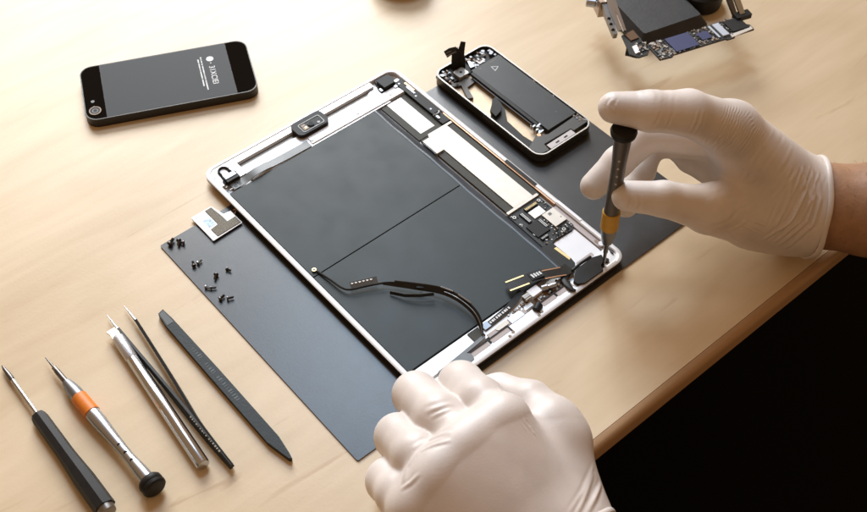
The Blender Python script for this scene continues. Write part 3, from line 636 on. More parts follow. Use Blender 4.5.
SPD = thing('spudger', (-167, -29, 0), 'flat black plastic spudger with pointed end, lying next to the mat', 'spudger')
q = MB(); q.prism([(-165.2, 38.9), (-169.2, 37.8), (-170.4, 27.5), (-170.7, -20), (-170.6, -80), (-167.4, -96.2), (-166.0, -97.4), (-165.2, -94), (-163.4, -81), (-163.6, -20), (-164.4, 29)], .2, 4.0, .9, 2)
spb = q.build('blade', M['spud'], SPD)
q = MB(); q.prism([(-165.6, 38), (-169, 37), (-169.8, 26.5), (-165.2, 26.5)], 3.98, 4.15, .1, 1); q.build('flat_end', mat('spudger_worn', (.05, .055, .053), .4), spb)
q = MB(); r = random.Random(4)
for k in range(24):
    y = 2 - k * 2.05
    if k in (5, 6, 12): continue
    q.box(-168.4, -166.0 + r.uniform(-.5, .3), y - r.uniform(.4, 1.3), y, 3.98, 4.1)
q.build('embossed_marks', mat('emboss', (.040, .046, .046), .4), spb)

# ------------------------------------------------------------------ jar at the far side
q = MB(); q.lathe((161.5, 203, .05), (161.5, 203, 24), [(0, 20), (.6, 23), (4, 25.5), (12, 26), (20, 24), (23, 20), (24, 12)], 40)
root_mesh('jar', q, M['brown'], (161.5, 203, 0), 'brown rounded object standing at the top edge, only its lower rim in view', 'jar')

# ------------------------------------------------------------------ board holder with the bare circuit board
H = thing('board_holder', (275, 40, 0), 'black board holder stand with silver clamp arms at the upper right', 'stand')
def rot_poly(pts, cx, cy, a): return [(cx + math.cos(a) * x - math.sin(a) * y, cy + math.sin(a) * x + math.cos(a) * y) for x, y in pts]
bo = rot_poly(rrect(-31, 31, -31, 31, 2, 3), 281, 40, math.radians(-14)); bt_ = rot_poly(rrect(-26, 26, -26, 26, 2, 3), 281, 40, math.radians(-14))
q = MB(); q.prism(bo, .1, 4, .5, 1); q.prism(bo, 4, 12, .4, 1, bt_); q.build('base', mat('cast_iron', (.016, .016, .016), .5, var=.3, vscale=90, bump=.3, bscale=400), H)
AL = [(220.3, 20.3, 31.0), (230.2, 39.1, 35.0), (245.1, 64.7, 40.0)]
q = MB(); q.ribbon([Vector(p) + Vector((-1.2, .4, 0)) for p in AL], [2.6, 4, 4.6], 1.6); q.build('clamp_arm', M['chrome'], H)
q = MB(); q.ribbon([Vector(p) + Vector((2.4, -1.2, -1)) for p in AL], [2.2, 3, 3.4], 1.6); q.build('clamp_arm', M['chrome'], H)
q = MB(); q.ribbon([Vector(p) + Vector((-4.2, 1.6, -4)) for p in AL], [3, 4.2, 5], 5); ar = q.build('clamp_arm', M['bronze'], H)
q = MB()
for t in (.25, .5, .75):
    p = Vector(AL[0]).lerp(Vector(AL[1]), t) + Vector((-5.4, .6, -2.2)); q.lathe(p, p + Vector((-1, -.6, .8)), [(0, 1.3), (1.2, 1.2), (1.3, .4)], 12)
q.build('rivet', M['black'], ar)
kn0, kn1 = (224.8, 61.0, 30.0), (231.2, 52.6, 30.0)
q = MB(); q.lathe(kn0, kn1, [(0, 2.4), (.6, 3.3), (7, 3.3), (7.6, 2.2), (17, 2.2)], 24); q.build('clamp_screw', M['steel'], H)
q = MB(); p = Vector((233.8, 52.0, 30.0)); q.box(p.x - 4, p.x + 5, p.y - 6, p.y + 10, 22, 36, 1, 2, rot=-.5); q.build('clamp_block', mat('clamp_tan', (.42, .33, .26), .35, .7), H)
AR = [(304.1, -23.6, 30.0), (307.1, -14.6, 36.0), (315.4, 2.3, 44.0)]
q = MB(); q.ribbon(AR, [4.2, 4.6, 5.2], 2); q.build('clamp_arm', M['chrome'], H)
q = MB(); q.ribbon([Vector(p) + Vector((-4.4, 2.4, -1.5)) for p in AR], [3, 4, 4.6], 2.5); q.build('clamp_arm', M['darksteel'], H)
p = Vector((304.3, -23.7, 29.0)); q = MB(); q.box(p.x - 6.5, p.x + 6.5, p.y - 3.2, p.y + 3.2, 26.5, 30.5, .9, 2, rot=-.3); q.build('clamp_jaw', M['black'], H)
c = Vector((322.8, 28.0, 14.0))
q = MB(); q.lathe((c.x, c.y, 0.1), (c.x, c.y, 40), [(0, 15), (1, 17), (9, 18), (14, 18), (16, 15), (18, 8), (40, 7)], 36); q.build('pivot_foot', M['black'], H)

# circuit board held in the clamps
ba = math.radians(-16.5)
Wb = Matrix.Translation((262.5, -20, 27)) @ Matrix.Rotation(ba, 4, 'Z') @ Matrix.Rotation(math.radians(-4), 4, 'X')
CB = thing('circuit_board', (262.5, -20, 27), 'narrow bare circuit board crowded with chips, held in the clamps of the stand', 'circuit board')
def bl(mb): bmesh.ops.transform(mb.bm, matrix=Wb, verts=mb.bm.verts); return mb
q = MB(); q.prism([(-41, -10.4), (-31, -11.2), (-29, -9.6), (15, -9.6), (16, -11), (22, -11), (24, -9), (40.5, -8.8), (41, -3), (38, 0), (39, 9.4), (10, 9.6), (9, 8.8), (-40.5, 9)], 0, 1.2, .1, 1)
bl(q).build('board', M['pcb'], CB)
q = MB(); q.box(-26, -6.5, -8.4, 8.2, 1.2, 2.2, .2, 1); bl(q).build('memory_chip', M['chipb'], CB)
q = MB(); q.box(-1.5, 7, -4.5, 4, 1.2, 2.0, .2, 1); bl(q).build('blue_chip', M['chipb'], CB)
q = MB(); q.box(24, 38, -5.6, 7.6, 1.2, 2.2, .2, 1); bl(q).build('black_chip', M['chip'], CB)
q = MB(); q.box(14.5, 20, -7, 8, 1.2, 2.4, .2, 1); q.box(11, 12.6, -7, 8, 1.2, 2, .2, 1); bl(q).build('connector', mat('connector_bluish', (.62, .70, .82), .3, .4), CB)
q = MB(); q.prism([(20, -10.6), (39.5, -8.4), (40, -4.6), (38, -6), (24, -7), (21, -6.6)], 1.2, 1.7, .1, 1); q.build('shield_edge', M['cream'], CB) if False else bl(q).build('shield_edge', M['cream'], CB)
sm = {'a': MB(), 'b': MB(), 'c': MB(), 'd': MB()}
scatter(sm, -40, -27.5, -10, 8.4, 1.2, 80, .7, 2.2, .9, seed=31); scatter(sm, -5.8, 13, -8.8, 8.6, 1.2, 90, .5, 1.5, .7, seed=32)
scatter(sm, 20.5, 38, 7.6, 9.2, 1.2, 24, .5, 1.5, .8, seed=33); scatter(sm, -26, -6, -9.4, -8.6, 1.2, 22, .4, .9, .6, seed=34); scatter(sm, 21, 23.6, -8, 8, 1.2, 16, .5, 1.2, .7, seed=35)
scatter(sm, -27.6, -26.3, -9, 8.4, 1.2, 18, .4, .8, .6, seed=36)
for k, m_ in (('a', 'smd'), ('b', 'smdb'), ('c', 'chip'), ('d', 'flexg')):
    o = bl(sm[k]).build('surface_components', M[m_], CB); o['kind'] = 'stuff'
# its bent tail towards the left clamp
TL = [(219.5, 18.8, 30.0), (230.4, 17.1, 30.0), (227.9, 7.5, 29.0), (224.4, 0.3, 29.0), (224.9, -4.3, 28.0), (219.0, -7.9, 28.0), (211.6, -6.0, 28.0), (209.0, 0.5, 28.0)]
q = MB(); q.prism([(p[0], p[1]) for p in TL], 26.6, 27.8, .1, 1); tl = q.build('tail_board', M['pcb'], CB)
cx_, cy_ = [sum(v) / 4 for v in zip(*[(p[0], p[1]) for p in ((222.2, 18.2, 29.0), (229.2, 16.7, 29.0), (228.2, 8.8, 29.0), (219.8, 9.9, 29.0))])]
q = MB(); q.prism([(p[0], p[1]) for p in ((221.1, 17.6, 29.0), (229.6, 17.1, 29.0), (226.8, 8.5, 29.0), (219.8, 9.9, 29.0))], 27.8, 28.8, .2, 1); q.build('brown_chip', mat('chip_brown', (.11, .05, .016), .35), tl)
q = MB(); q.prism([(p[0], p[1]) for p in ((215.7, 4.8, 28.0), (219.8, 4.2, 28.0), (216.1, -2.7, 28.0), (212.0, -2.1, 28.0))], 27.8, 28.6, .2, 1); q.build('white_label', M['lab'], tl)
sm = {'a': MB(), 'b': MB(), 'c': MB()}; c0 = Vector((219.9, -0.1, 28.0))
scatter(sm, -7, 7, -4, 5, 27.8, 34, .6, 1.8, .8, org=(c0.x, c0.y), rot=.9, seed=37)
for k, m_ in (('a', 'smd'), ('b', 'smdb'), ('c', 'chip')): o = sm[k].build('surface_components', M[m_], tl); o['kind'] = 'stuff'
q = MB(); p = Vector((219.1, 6.8, 22.0)); q.box(p.x - 4, p.x + 5, p.y - 5, p.y + 4, 19, 26.5, .6, 2, rot=.5); q.build('plug', M['black'], tl)

# ------------------------------------------------------------------ screwdriver held by the right hand
HD = thing('screwdriver', (68.2, -113.4, 6), 'grey precision screwdriver with yellow band held upright on the tablet corner', 'screwdriver')
a, b = Vector((68.0, -113.6, 6.0)), Vector((67.2, -110.4, 125))
q = MB(); q.lathe(a, b, [(0, .5), (2, 1.0), (12, 1.15), (13, 1.5)], 14); q.build('bit', M['bronze'], HD)
q = MB(); q.lathe(a, b, [(12.6, 1.5), (21, 1.6), (22, 2.2)], 16); q.build('shaft', M['gunmetal'], HD)
q = MB(); q.lathe(a, b, [(21, 2.4), (22, 3.2), (30, 4.6), (36.2, 5.1)], 28); q.build('nose', M['gunmetal'], HD)
q = MB(); q.lathe(a, b, [(36, 5.1), (36.4, 5.6), (50.6, 5.6), (51, 5.1)], 28); q.build('grip_band', M['yellow'], HD)
q = MB(); q.lathe(a, b, [(50.8, 4.9), (58, 4.9), (72, 4.4), (92, 4.3), (112.8, 5.3)], 28); hd = q.build('handle', mat('handle_grey', (.105, .095, .085), .45, .45), HD)
q = MB(); fwd = Vector((-.78, -.60, .15))
for k in range(4):
    p = a + (b - a).normalized() * (78 + 6.4 * k) + fwd * (4.1 + .1 * k); q.lathe(p, p + fwd, [(0, .75), (.35, .7), (.4, .3)], 12)
q.build('dimple', M['smd'], hd)
q = MB(); q.lathe(a, b, [(112.6, 5.2), (114.4, 5.5), (114.9, 7.3), (117.6, 7.8), (119.6, 7.0), (120, 4)], 30); q.build('swivel_cap', M['black'], HD)
# ------------------------------------------------------------------ gloved hands (distance fields -> one continuous mesh each)
V = lambda p: np.array(p, np.float32)
def cone(P, a, b, ra, rb):
    a = V(a); ba = V(b) - a
    t = np.clip(((P - a) @ ba) / max(float(ba @ ba), 1e-6), 0, 1)
    return np.sqrt((((P - a) - t[:, None] * ba) ** 2).sum(1)) - (ra + (rb - ra) * t)
def smin(a, b, k):
    h = np.clip(.5 + .5 * (b - a) / k, 0, 1); return b * (1 - h) + a * h - k * h * (1 - h)
def chain(P, pts, k=3.0):
    d = None
    for (a, ra), (b, rb) in zip(pts, pts[1:]):
        c = cone(P, a, b, ra, rb); d = c if d is None else smin(d, c, k)
    return d
def hand_sdf(P, spec):
    palm = None
    for a, b, ra, rb in spec['palm']:
        c = cone(P, a, b, ra, rb); palm = c if palm is None else smin(palm, c, spec['kp'])
    d = palm + 4.0
    for f in spec['fingers']:
        c = smin(palm, chain(P, f['pts']), f.get('k', 7.0)); d = smin(d, c, f.get('soft', 2.0))
    for a, b, ra, rb in spec.get('carve', ()):
        c = -cone(P, a, b, ra, rb); d = -smin(-d, -c, 3.0)
    o, n = V(spec['cut'][0]), V(spec['cut'][1]); n = n / np.linalg.norm(n)
    return np.maximum(d, (P - o) @ n)
RIGHT = dict(kp=12.0, palm=[
    ((175.1, -176.1, 38.8), (136.2, -135.7, 99.7), 25, 16.5),     # index metacarpal
    ((176.5, -175.5, 37.3), (151.2, -129.6, 80.5), 25, 16),
    ((179.2, -174.3, 34.3), (159.2, -119.6, 62.5), 25, 14.5),
    ((182.0, -174.0, 28.3), (165.1, -115.7, 44.8), 24, 14),
    ((177.9, -179.6, 40.7), (193.5, -196.0, 41.6), 24.6, 28.2),         # wrist
    ((148.3, -160.1, 36.8), (158.0, -168.0, 31.9), 19, 19),     # heel of the palm
    ((147.6, -165.1, 43.6), (114.7, -152.0, 59.8), 21, 13.5)],    # thumb metacarpal
  fingers=[
    dict(k=9, pts=[((135.7, -137.2, 101.1), 16), ((102.4, -126.1, 127.5), 13.0), ((81.5, -115.0, 133.4), 11.4), ((66.6, -101.2, 135.1), 8.9)]),
    dict(k=6, pts=[((146.2, -127.2, 81.9), 13.5), ((112.6, -96.5, 80.1), 9.6), ((93.7, -91.1, 65.4), 9.6), ((76.1, -89.3, 54.4), 8.6)]),
    dict(k=5, pts=[((156.3, -117.1, 62.5), 12), ((127.3, -89.9, 58.5), 8.8), ((113.2, -95.9, 47.1), 8.6), ((93.2, -103.6, 36.7), 8.0)]),
    dict(k=5, pts=[((164.1, -110.9, 47.3), 12), ((150.0, -93.8, 45.0), 8.6), ((150.3, -105.5, 41.9), 8.6), ((151.8, -119.9, 40.3), 8.0)]),
    dict(k=9, pts=[((138.7, -162.3, 45.8), 18), ((108.2, -150.6, 62.4), 13.8), ((86.1, -134.4, 73.4), 10.6), ((69.8, -119.5, 75.0), 9.2)])],
  cut=((181.2, -182.5, 40.8), (26.8, -26.7, -2.0)))
LEFT = dict(kp=16.0, palm=[
    ((-98.6, -233.7, 12.0), (-81.0, -176.6, 52.0), 27, 14.5),
    ((-101.0, -232.4, 12.0), (-105.2, -175.9, 53.0), 27, 14),
    ((-106.2, -230.5, 10.0), (-127.9, -177.5, 51.0), 26, 13.5),
    ((-111.8, -228.1, 9.0), (-146.6, -180.6, 42.0), 25, 12.5),
    ((-77.2, -225.4, 13.0), (-51.3, -186.7, 30.0), 23, 14),       # thumb metacarpal
    ((-98.6, -233.7, 12.0), (-113.3, -280.1, 6.0), 28, 30)],
  fingers=[
    dict(k=5, pts=[((-80.1, -175.0, 49.0), 13), ((-78.4, -155.9, 44.0), 13.6), ((-72.3, -133.9, 30.0), 12.8), ((-67.3, -129.7, 16.0), 10.6), ((-62.1, -139.6, 14.0), 8.8)]),
    dict(k=5, pts=[((-104.4, -173.5, 50.0), 12.5), ((-102.4, -149.6, 45.0), 13.6), ((-96.8, -123.6, 31.0), 13.0), ((-92.8, -118.8, 16.0), 10.6), ((-86.7, -129.3, 14.0), 8.8)]),
    dict(k=5, pts=[((-127.2, -175.1, 48.0), 12.2), ((-125.7, -158.9, 43.0), 13.3), ((-121.2, -137.5, 30.0), 12.7), ((-116.9, -133.7, 15.0), 10.2), ((-108.9, -144.9, 12.0), 8.6)]),
    dict(k=5, pts=[((-146.4, -178.8, 40.0), 12), ((-144.0, -166.9, 35.0), 12.6), ((-140.3, -152.9, 25.0), 12.2), ((-137.0, -151.1, 13.0), 9.6), ((-129.5, -162.5, 11.0), 8.2)]),
    dict(k=10, soft=3, pts=[((-53.1, -194.6, 26.0), 17), ((-49.6, -167.1, 26.0), 13.2), ((-54.3, -147.7, 20.0), 10.6), ((-62.9, -137.0, 16.0), 8.8)])],
  cut=((-90.5, -240.6, 12.0), (-0.0, -58.9, -6.0)))

def surface_nets(fn, lo, hi, h):
    lo = np.array(lo, np.float32); n = np.ceil((np.array(hi) - lo) / h).astype(int) + 1
    n = ((n + 3) // 4) * 4 + 1
    ax = [lo[i] + h * np.arange(n[i], dtype=np.float32) for i in range(3)]
    cax = [a[::4] for a in ax]
    Cg = np.stack(np.meshgrid(*cax, indexing='ij'), -1).reshape(-1, 3)
    cd = fn(Cg).reshape([len(a) for a in cax])
    near = np.abs(cd) < 4 * h * 1.9
    f = np.repeat(np.repeat(np.repeat(cd, 4, 0), 4, 1), 4, 2)[2:2 + n[0], 2:2 + n[1], 2:2 + n[2]]
    m = np.repeat(np.repeat(np.repeat(near, 4, 0), 4, 1), 4, 2)[2:2 + n[0], 2:2 + n[1], 2:2 + n[2]]
    F = np.empty(n, np.float32); F[:f.shape[0], :f.shape[1], :f.shape[2]] = f
    Mk = np.zeros(n, bool); Mk[:m.shape[0], :m.shape[1], :m.shape[2]] = m
    idx = np.argwhere(Mk); F[Mk] = fn(lo + idx.astype(np.float32) * h)
    s = F < 0
    cnt = np.zeros(n - 1, np.int8); acc = np.zeros((*(n - 1), 3), np.float32); num = np.zeros(n - 1, np.float32)
    corner = lambda A, o: A[o[0]:o[0] + n[0] - 1, o[1]:o[1] + n[1] - 1, o[2]:o[2] + n[2] - 1]
    offs = [(i, j, k) for i in (0, 1) for j in (0, 1) for k in (0, 1)]
    for o in offs:
        for d in range(3):
            if o[d] == 0:
                o2 = list(o); o2[d] = 1
                a, b = corner(F, o), corner(F, o2); cr = (a < 0) != (b < 0)
                t = np.where(cr, a / np.where(a == b, 1, a - b), 0)
                for e in range(3): acc[..., e] += np.where(cr, o[e] + (t if e == d else 0), 0)
                num += cr
    act = num > 0
    ids = -np.ones(n - 1, np.int64); ids[act] = np.arange(act.sum())
    verts = lo + (np.argwhere(act) + acc[act] / num[act][:, None]) * h
    faces = []
    for d in range(3):
        e, g = (d + 1) % 3, (d + 2) % 3
        sl = [slice(1, -1)] * 3; sl[d] = slice(0, -1)
        sl2 = list(sl); sl2[d] = slice(1, None)
        a, b = s[tuple(sl)], s[tuple(sl2)]
        base = np.argwhere(a != b); off = np.ones(3, int); off[d] = 0
        P = base + off; flip = a[tuple(base.T)]
        de = np.zeros(3, int); de[e] = 1; dg = np.zeros(3, int); dg[g] = 1
        c = [ids[tuple((P - x).T)] for x in (de + dg, dg, np.zeros(3, int), de)]
        q = np.stack(c, 1); q[~flip] = q[~flip][:, ::-1]; faces.append(q)
    faces = np.concatenate(faces); faces = faces[(faces >= 0).all(1)]
    return verts, faces
def grad(fn, P, e=.6):
    g = np.stack([fn(P + V(d) * e) - fn(P - V(d) * e) for d in ((1, 0, 0), (0, 1, 0), (0, 0, 1))], 1)
    return g / np.maximum(np.linalg.norm(g, axis=1, keepdims=True), 1e-6)
def seg_dist(P, a, b):
    a = V(a); ba = V(b) - a; t = np.clip(((P - a) @ ba) / float(ba @ ba), 0, 1)
    return np.linalg.norm(P - a - t[:, None] * ba, axis=1), t
def fold(P, pts, amp, w):
    d = np.full(len(P), 1e9, np.float32); n = len(pts) - 1; tt = np.zeros(len(P), np.float32)
    for i, (a, b) in enumerate(zip(pts, pts[1:])):
        x, t = seg_dist(P, a, b); k = x < d; d[k] = x[k]; tt[k] = (i + t[k]) / n
    taper = np.clip(np.sin(PI * tt), 0, 1) ** .8
    return amp * np.exp(-(d / w) ** 2) * taper - .5 * amp * np.exp(-((d - 1.7 * w) / w) ** 2) * taper
def ripple(P, c, R, n, wl, amp, seed):
    n = V(n); n = n / np.linalg.norm(n); q = P - V(c)
    r = np.linalg.norm(q, axis=1) / R; env = np.clip(1 - r * r, 0, 1)
    rs = np.random.RandomState(seed); ph = 0
    for k in range(4):
        kk = rs.normal(size=3) / (R * .45); ph = ph + .55 * np.sin(q @ V(kk) * 2 + rs.uniform(0, 6))
    s = np.sin(2 * PI * (q @ n) / wl + ph * 1.8) + .5 * np.sin(2 * PI * (q @ n) / (wl * .62) + ph * 2.6 + 1)
    g = .55 + .45 * np.sin(ph * 2.3 + rs.uniform(0, 6))
    return amp * env * g * (np.abs(s) ** .8 * np.sign(s))
def hand_mesh(name, spec, lo, hi, h, folds, ripples, m, parent):
    fn = lambda P: hand_sdf(P, spec)
    v, f = surface_nets(fn, lo, hi, h)
    for _ in range(2):
        g = grad(fn, v); v = v - g * fn(v)[:, None]
    # one subdivision, then back onto the surface and wrinkles along the normal
    me = bpy.data.meshes.new('t'); me.from_pydata(v.tolist(), [], f.tolist())
    ob = bpy.data.objects.new('t', me); col.objects.link(ob); md = ob.modifiers.new('s', 'SUBSURF'); md.levels = 1; md.render_levels = 1
    dg = bpy.context.evaluated_depsgraph_get(); me2 = bpy.data.meshes.new_from_object(ob.evaluated_get(dg))
    bpy.data.objects.remove(ob); bpy.data.meshes.remove(me)
    P = np.empty(len(me2.vertices) * 3, np.float32); me2.vertices.foreach_get('co', P); P = P.reshape(-1, 3)
    g = grad(fn, P, 1.0); disp = np.zeros(len(P), np.float32)
    for pts, amp, w in folds: disp += fold(P, pts, amp, w)
    for a in ripples: disp += ripple(P, *a)
    P = (P + g * disp[:, None]) * S
    me2.vertices.foreach_set('co', P.ravel()); me2.update(); me2.name = name
    return link(name, me2, m, parent, 0)

def glove_mat():
    m = mat('latex_glove', (.68, .61, .565), .42, sss=.06, sssr=(1.0, .5, .3), bump=.17, bscale=900, spec=.45, var=.10, vscale=32)
    return m
M['glove'] = glove_mat()
M['skin'] = mat('skin', (.36, .20, .115), .48, sss=.15, sssr=(1, .4, .2), bump=.5, bscale=650, var=.10, vscale=140, spec=.4)

def arm_mesh(name, pts, m, parent):      # forearm: smooth oval tube
    fn = lambda P: chain(P, pts, 6)
    A = np.array([p for p, r in pts]); R_ = max(r for p, r in pts) + 6
    v, f = surface_nets(fn, A.min(0) - R_, A.max(0) + R_, 2.2)
    for _ in range(2): v = v - grad(fn, v) * fn(v)[:, None]
    me = bpy.data.meshes.new(name); me.from_pydata((v * S).tolist(), [], f.tolist()); me.update()
    return link(name, me, m, parent, 0)
def cuff_ring(spec, r, parent, out=.8):
    o, n = V(spec['cut'][0]), V(spec['cut'][1]); n = n / np.linalg.norm(n)
    u = np.cross(n, V((0, 0, 1))); u /= np.linalg.norm(u); w = np.cross(n, u); pts = []
    s2 = dict(spec); s2['cut'] = (o + n * 40, n); rs = random.Random(2)
    for k in range(64):
        a = 2 * PI * k / 64; d = u * math.cos(a) + w * math.sin(a); lo, hi = 0.0, 70.0
        for _ in range(24):
            mid = (lo + hi) / 2
            if hand_sdf((o + d * mid - n * .3)[None].astype(np.float32), s2)[0] < 0: lo = mid
            else: hi = mid
        pts.append(o + d * (lo + out + .5 * math.sin(3 * a) + .3 * math.sin(7 * a)) + n * (.6 * math.sin(2 * a + 1) + .4 * math.sin(5 * a)))
    q = MB(); loops = []
    for k in range(64):
        p, pn = pts[k], pts[(k + 1) % 64]; t = pn - pts[k - 1]; t /= np.linalg.norm(t)
        d = p - o; d = d - t * (d @ t); d /= np.linalg.norm(d); e = np.cross(t, d)
        loops.append([tuple(p + r * (d * math.cos(x) * .7 + e * math.sin(x) * 1.2)) for x in [2 * PI * j / 10 for j in range(10)]])
    loops.append(loops[0]); q.loft(loops, False); bmesh.ops.remove_doubles(q.bm, verts=q.bm.verts, dist=1e-4)
    return q.build('cuff', M['glove'], parent, 0)

RH = thing('gloved_hand', (175.1, -176.1, 38.8), 'right hand in a white latex glove holding the upright screwdriver, bare forearm behind', 'hand')
rf, rr = [], []
rf.append(([(63.5, -101.3, 143.5), (60.4, -102.2, 141.5), (59.5, -105.1, 138.9)], 0.5, 0.9))
rf.append(([(65.8, -102.8, 143.9), (61.8, -104.7, 141.7), (61.4, -108.1, 137.7)], -0.3, 0.8))
rr.append(((135.5, -164.5, 80.4), 34, (0.40, -0.85, -0.31), 5.0, 0.16, 31))
rr.append(((113.8, -167.1, 67.2), 28, (-0.02, -0.80, -0.50), 5.0, 0.12, 32))
rr.append(((79.3, -122.7, 142.6), 24, (0.62, -0.74, -0.12), 5.5, 0.1, 33))
rf.append(([(101.3, -135.8, 137.2), (97.5, -138.5, 130.9), (95.8, -136.4, 121.0)], 0.55, 0.9))
rf.append(([(98.6, -134.4, 137.8), (95.0, -136.6, 132.5), (92.9, -135.4, 123.6)], 0.4, 0.8))
rf.append(([(78.5, -123.6, 141.5), (75.6, -125.1, 136.8), (73.2, -123.8, 132.0)], -0.35, 0.9))
rf.append(([(84.8, -127.3, 138.9), (82.1, -128.6, 133.8), (80.6, -127.0, 127.4)], -0.3, 0.8))
rf.append(([(69.4, -127.4, 81.9), (69.1, -130.6, 78.7), (67.4, -130.2, 73.5)], -0.4, 0.9))
rf.append(([(66.0, -123.2, 82.5), (65.2, -126.2, 79.5), (63.5, -126.3, 74.7)], -0.3, 0.8))
rr.append(((122.7, -145.7, 118.8), 15, (0.47, -0.84, -0.26), 1.9, 0.28, 1))
rr.append(((113.8, -145.2, 112.9), 13, (0.40, -0.85, -0.31), 2.1, 0.3, 2))
rr.append(((131.7, -151.4, 111.1), 15, (0.41, -0.86, -0.31), 1.8, 0.24, 3))
rr.append(((152.8, -185.7, 63.9), 26, (0.57, -0.79, -0.18), 4.0, 0.42, 4))
rr.append(((119.8, -174.5, 50.1), 16, (-0.75, -0.27, -0.58), 2.6, 0.3, 6))
rf.append(([(134.1, -183.9, 43.9), (148.7, -186.8, 58.8), (159.0, -183.2, 70.8), (162.3, -173.5, 81.6)], 1.1, 1.3))
rf.append(([(139.4, -187.0, 37.0), (153.5, -192.8, 54.1), (163.0, -187.9, 67.5), (169.3, -175.0, 78.1)], 1.2, 1.4))
rf.append(([(134.0, -182.4, 52.0), (145.1, -181.5, 63.2), (152.0, -177.5, 75.4)], 0.5, 1.2))
rf.append(([(144.6, -189.7, 32.5), (155.9, -196.0, 52.4), (164.3, -191.4, 65.0), (174.6, -177.4, 74.7)], 1.1, 1.3))
rf.append(([(129.7, -181.0, 44.7), (145.1, -187.0, 55.2), (156.8, -182.8, 70.2)], 0.9, 1.2))
rf.append(([(135.8, -185.0, 40.8), (150.6, -190.5, 54.3), (159.6, -188.1, 65.6), (165.7, -175.3, 79.1)], 0.8, 1.1))
rf.append(([(138.6, -182.7, 56.2), (147.3, -180.0, 67.5), (152.5, -175.2, 79.3)], 0.4, 1.0))
g = hand_mesh('glove', RIGHT, (51.7, -230.2, -1.7), (227.7, -74.7, 150.8), 1.15, rf, rr, M['glove'], RH)
cuff_ring(RIGHT, 1.5, g, .3)
arm_mesh('forearm', [((175.1, -176.1, 38.8), 22), ((186.4, -186.6, 39.7), 26), ((204.5, -207.3, 40.6), 28.5), ((238.6, -248.6, 43.9), 33), ((285.9, -300.9, 47.4), 38)], M['skin'], RH)
FA = bpy.data.objects['forearm']; hb = MB(); r = random.Random(12); bmv = FA.data
A0, A1 = Vector((189.7, -189.5, 39.7)), Vector((216.7, -220.7, 41.5))
fnA = lambda p: float(chain(np.array([p], np.float32), [(tuple(A0), 26.3), (tuple(A1), 29.8)], 6)[0])
ax_ = (A1 - A0).normalized(); u_ = ax_.cross(Vector((0, 0, 1))).normalized(); v_ = u_.cross(ax_)
for _ in range(170):
    t = r.uniform(0, 1); an = r.uniform(-.4, 3.5); base = A0.lerp(A1, t) + (u_ * math.cos(an) * -1 + v_ * math.sin(an)) * (26.2 + 3.3 * t)
    nrm = (base - A0.lerp(A1, t)).normalized(); d = (nrm * r.uniform(.25, .5) - ax_ * r.uniform(-.1, .6) + u_ * r.uniform(-.6, .6) + v_ * r.uniform(-.5, .3)).normalized()
    L_ = r.uniform(3.5, 8); p1 = base + d * L_ * .5; p2 = p1 + (d - nrm * .5) * L_ * .5
    hb.sweep([base - nrm * .4, p1, p2], [.07, .06, .03], 4)
hr = hb.build('arm_hair', mat('hair', (.06, .035, .02), .5), FA); hr['kind'] = 'stuff'
LH = thing('gloved_hand', (-98.6, -233.7, 12.0), 'left fist in a white latex glove pressing down the near corner of the tablet', 'hand')
lf, lr = [], []
lf.append(([(-111.1, -147.3, 56.2), (-105.1, -150.9, 59.3), (-95.5, -154.3, 57.6)], 0.45, 1.4))
lf.append(([(-110.9, -152.0, 56.9), (-105.9, -154.2, 59.3), (-99.6, -156.5, 59.4)], 0.45, 1.1))
lf.append(([(-130.4, -160.6, 56.8), (-120.2, -162.1, 57.7), (-111.8, -170.2, 66.9)], 0.6, 1.4))
lf.append(([(-129.5, -165.9, 60.9), (-122.8, -169.0, 64.6), (-115.1, -174.0, 67.4)], 0.5, 1.1))
lf.append(([(-146.4, -172.6, 56.8), (-139.1, -167.0, 56.9), (-128.7, -163.3, 58.5)], 0.8, 1.5))
lf.append(([(-149.3, -173.8, 55.7), (-144.2, -175.6, 59.4), (-138.0, -176.0, 63.0)], 0.5, 1.1))
lr.append(((-74.5, -190.3, 60.3), 8, (0.89, -0.26, 0.33), 2.0, 0.3, 11))
lr.append(((-75.5, -164.3, 61.0), 8, (0.91, -0.17, 0.39), 2.0, 0.25, 12))
lf.append(([(-89.1, -238.7, 46.1), (-72.5, -231.5, 40.8), (-56.0, -222.5, 32.4)], 0.7, 1.2))
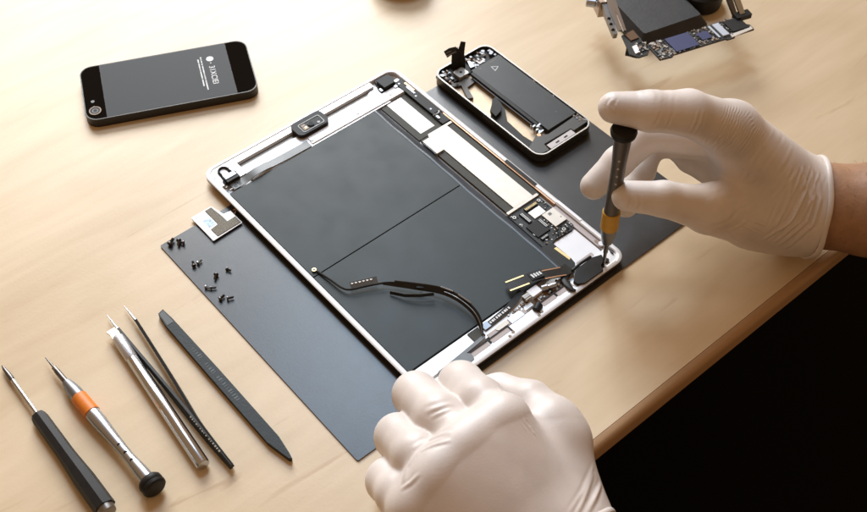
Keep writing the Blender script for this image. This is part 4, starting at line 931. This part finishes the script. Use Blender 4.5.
lf.append(([(-85.5, -241.8, 44.0), (-67.1, -234.3, 36.2), (-54.5, -227.3, 26.3)], 0.8, 1.3))
lf.append(([(-90.8, -235.9, 47.4), (-73.3, -230.0, 41.8), (-51.8, -218.7, 30.9)], 0.45, 1.1))
g = hand_mesh('glove', LEFT, (-165.1, -316.1, -30.0), (-30.1, -102.2, 73.0), 1.15, lf, lr, M['glove'], LH)
cuff_ring(LEFT, 1.6, g, .3)
arm_mesh('forearm', [((-98.6, -233.7, 12.0), 24), ((-105.3, -260.9, 9.0), 27), ((-122.1, -310.2, 2.0), 32), ((-148.1, -372.1, 5.0), 37)], M['skin'], LH)

# ------------------------------------------------------------------ camera, light, world
cd = bpy.data.cameras.new('camera'); cam = bpy.data.objects.new('camera', cd); col.objects.link(cam); sc.camera = cam
cd.sensor_width = 36; cd.lens = 48.491; cd.clip_start = .01; cd.clip_end = 50
cam.matrix_world = Matrix(((0.759780, 0.497752, -0.418303, -0.323937), (-0.650115, 0.590726, -0.477906, -0.396286), (0.009224, 0.635049, 0.772417, 0.585160), (0.000000, 0.000000, 0.000000, 1.000000)))
cd.dof.use_dof = True; cd.dof.focus_distance = .74; cd.dof.aperture_fstop = 16

def area(name, loc, target, size, power, color, sy=None):
    l = bpy.data.lights.new(name, 'AREA'); o = bpy.data.objects.new(name, l); col.objects.link(o)
    l.size = size; l.energy = power; l.color = color
    if sy: l.shape = 'RECTANGLE'; l.size_y = sy
    o.location = loc; o.rotation_euler = (Vector(target) - Vector(loc)).to_track_quat('-Z', 'Y').to_euler(); return o
area('lamp_panel', (.50, .72, 1.5), (-.05, 0, 0), .42, 10.4, (.58, .78, 1))
wl = area('window_light', (.60, 1.55, .95), (-.38, .3, 0), 1.3, 17, (.95, .98, 1), 1.0)
wl.data.spread = math.radians(88)
w = bpy.data.worlds.new('World'); sc.world = w; w.use_nodes = True
bg = w.node_tree.nodes['Background']; bg.inputs['Color'].default_value = (1, .60, .31, 1); bg.inputs['Strength'].default_value = .36
sc.view_settings.view_transform = 'Standard'; sc.view_settings.look = 'None'; sc.view_settings.exposure = 0
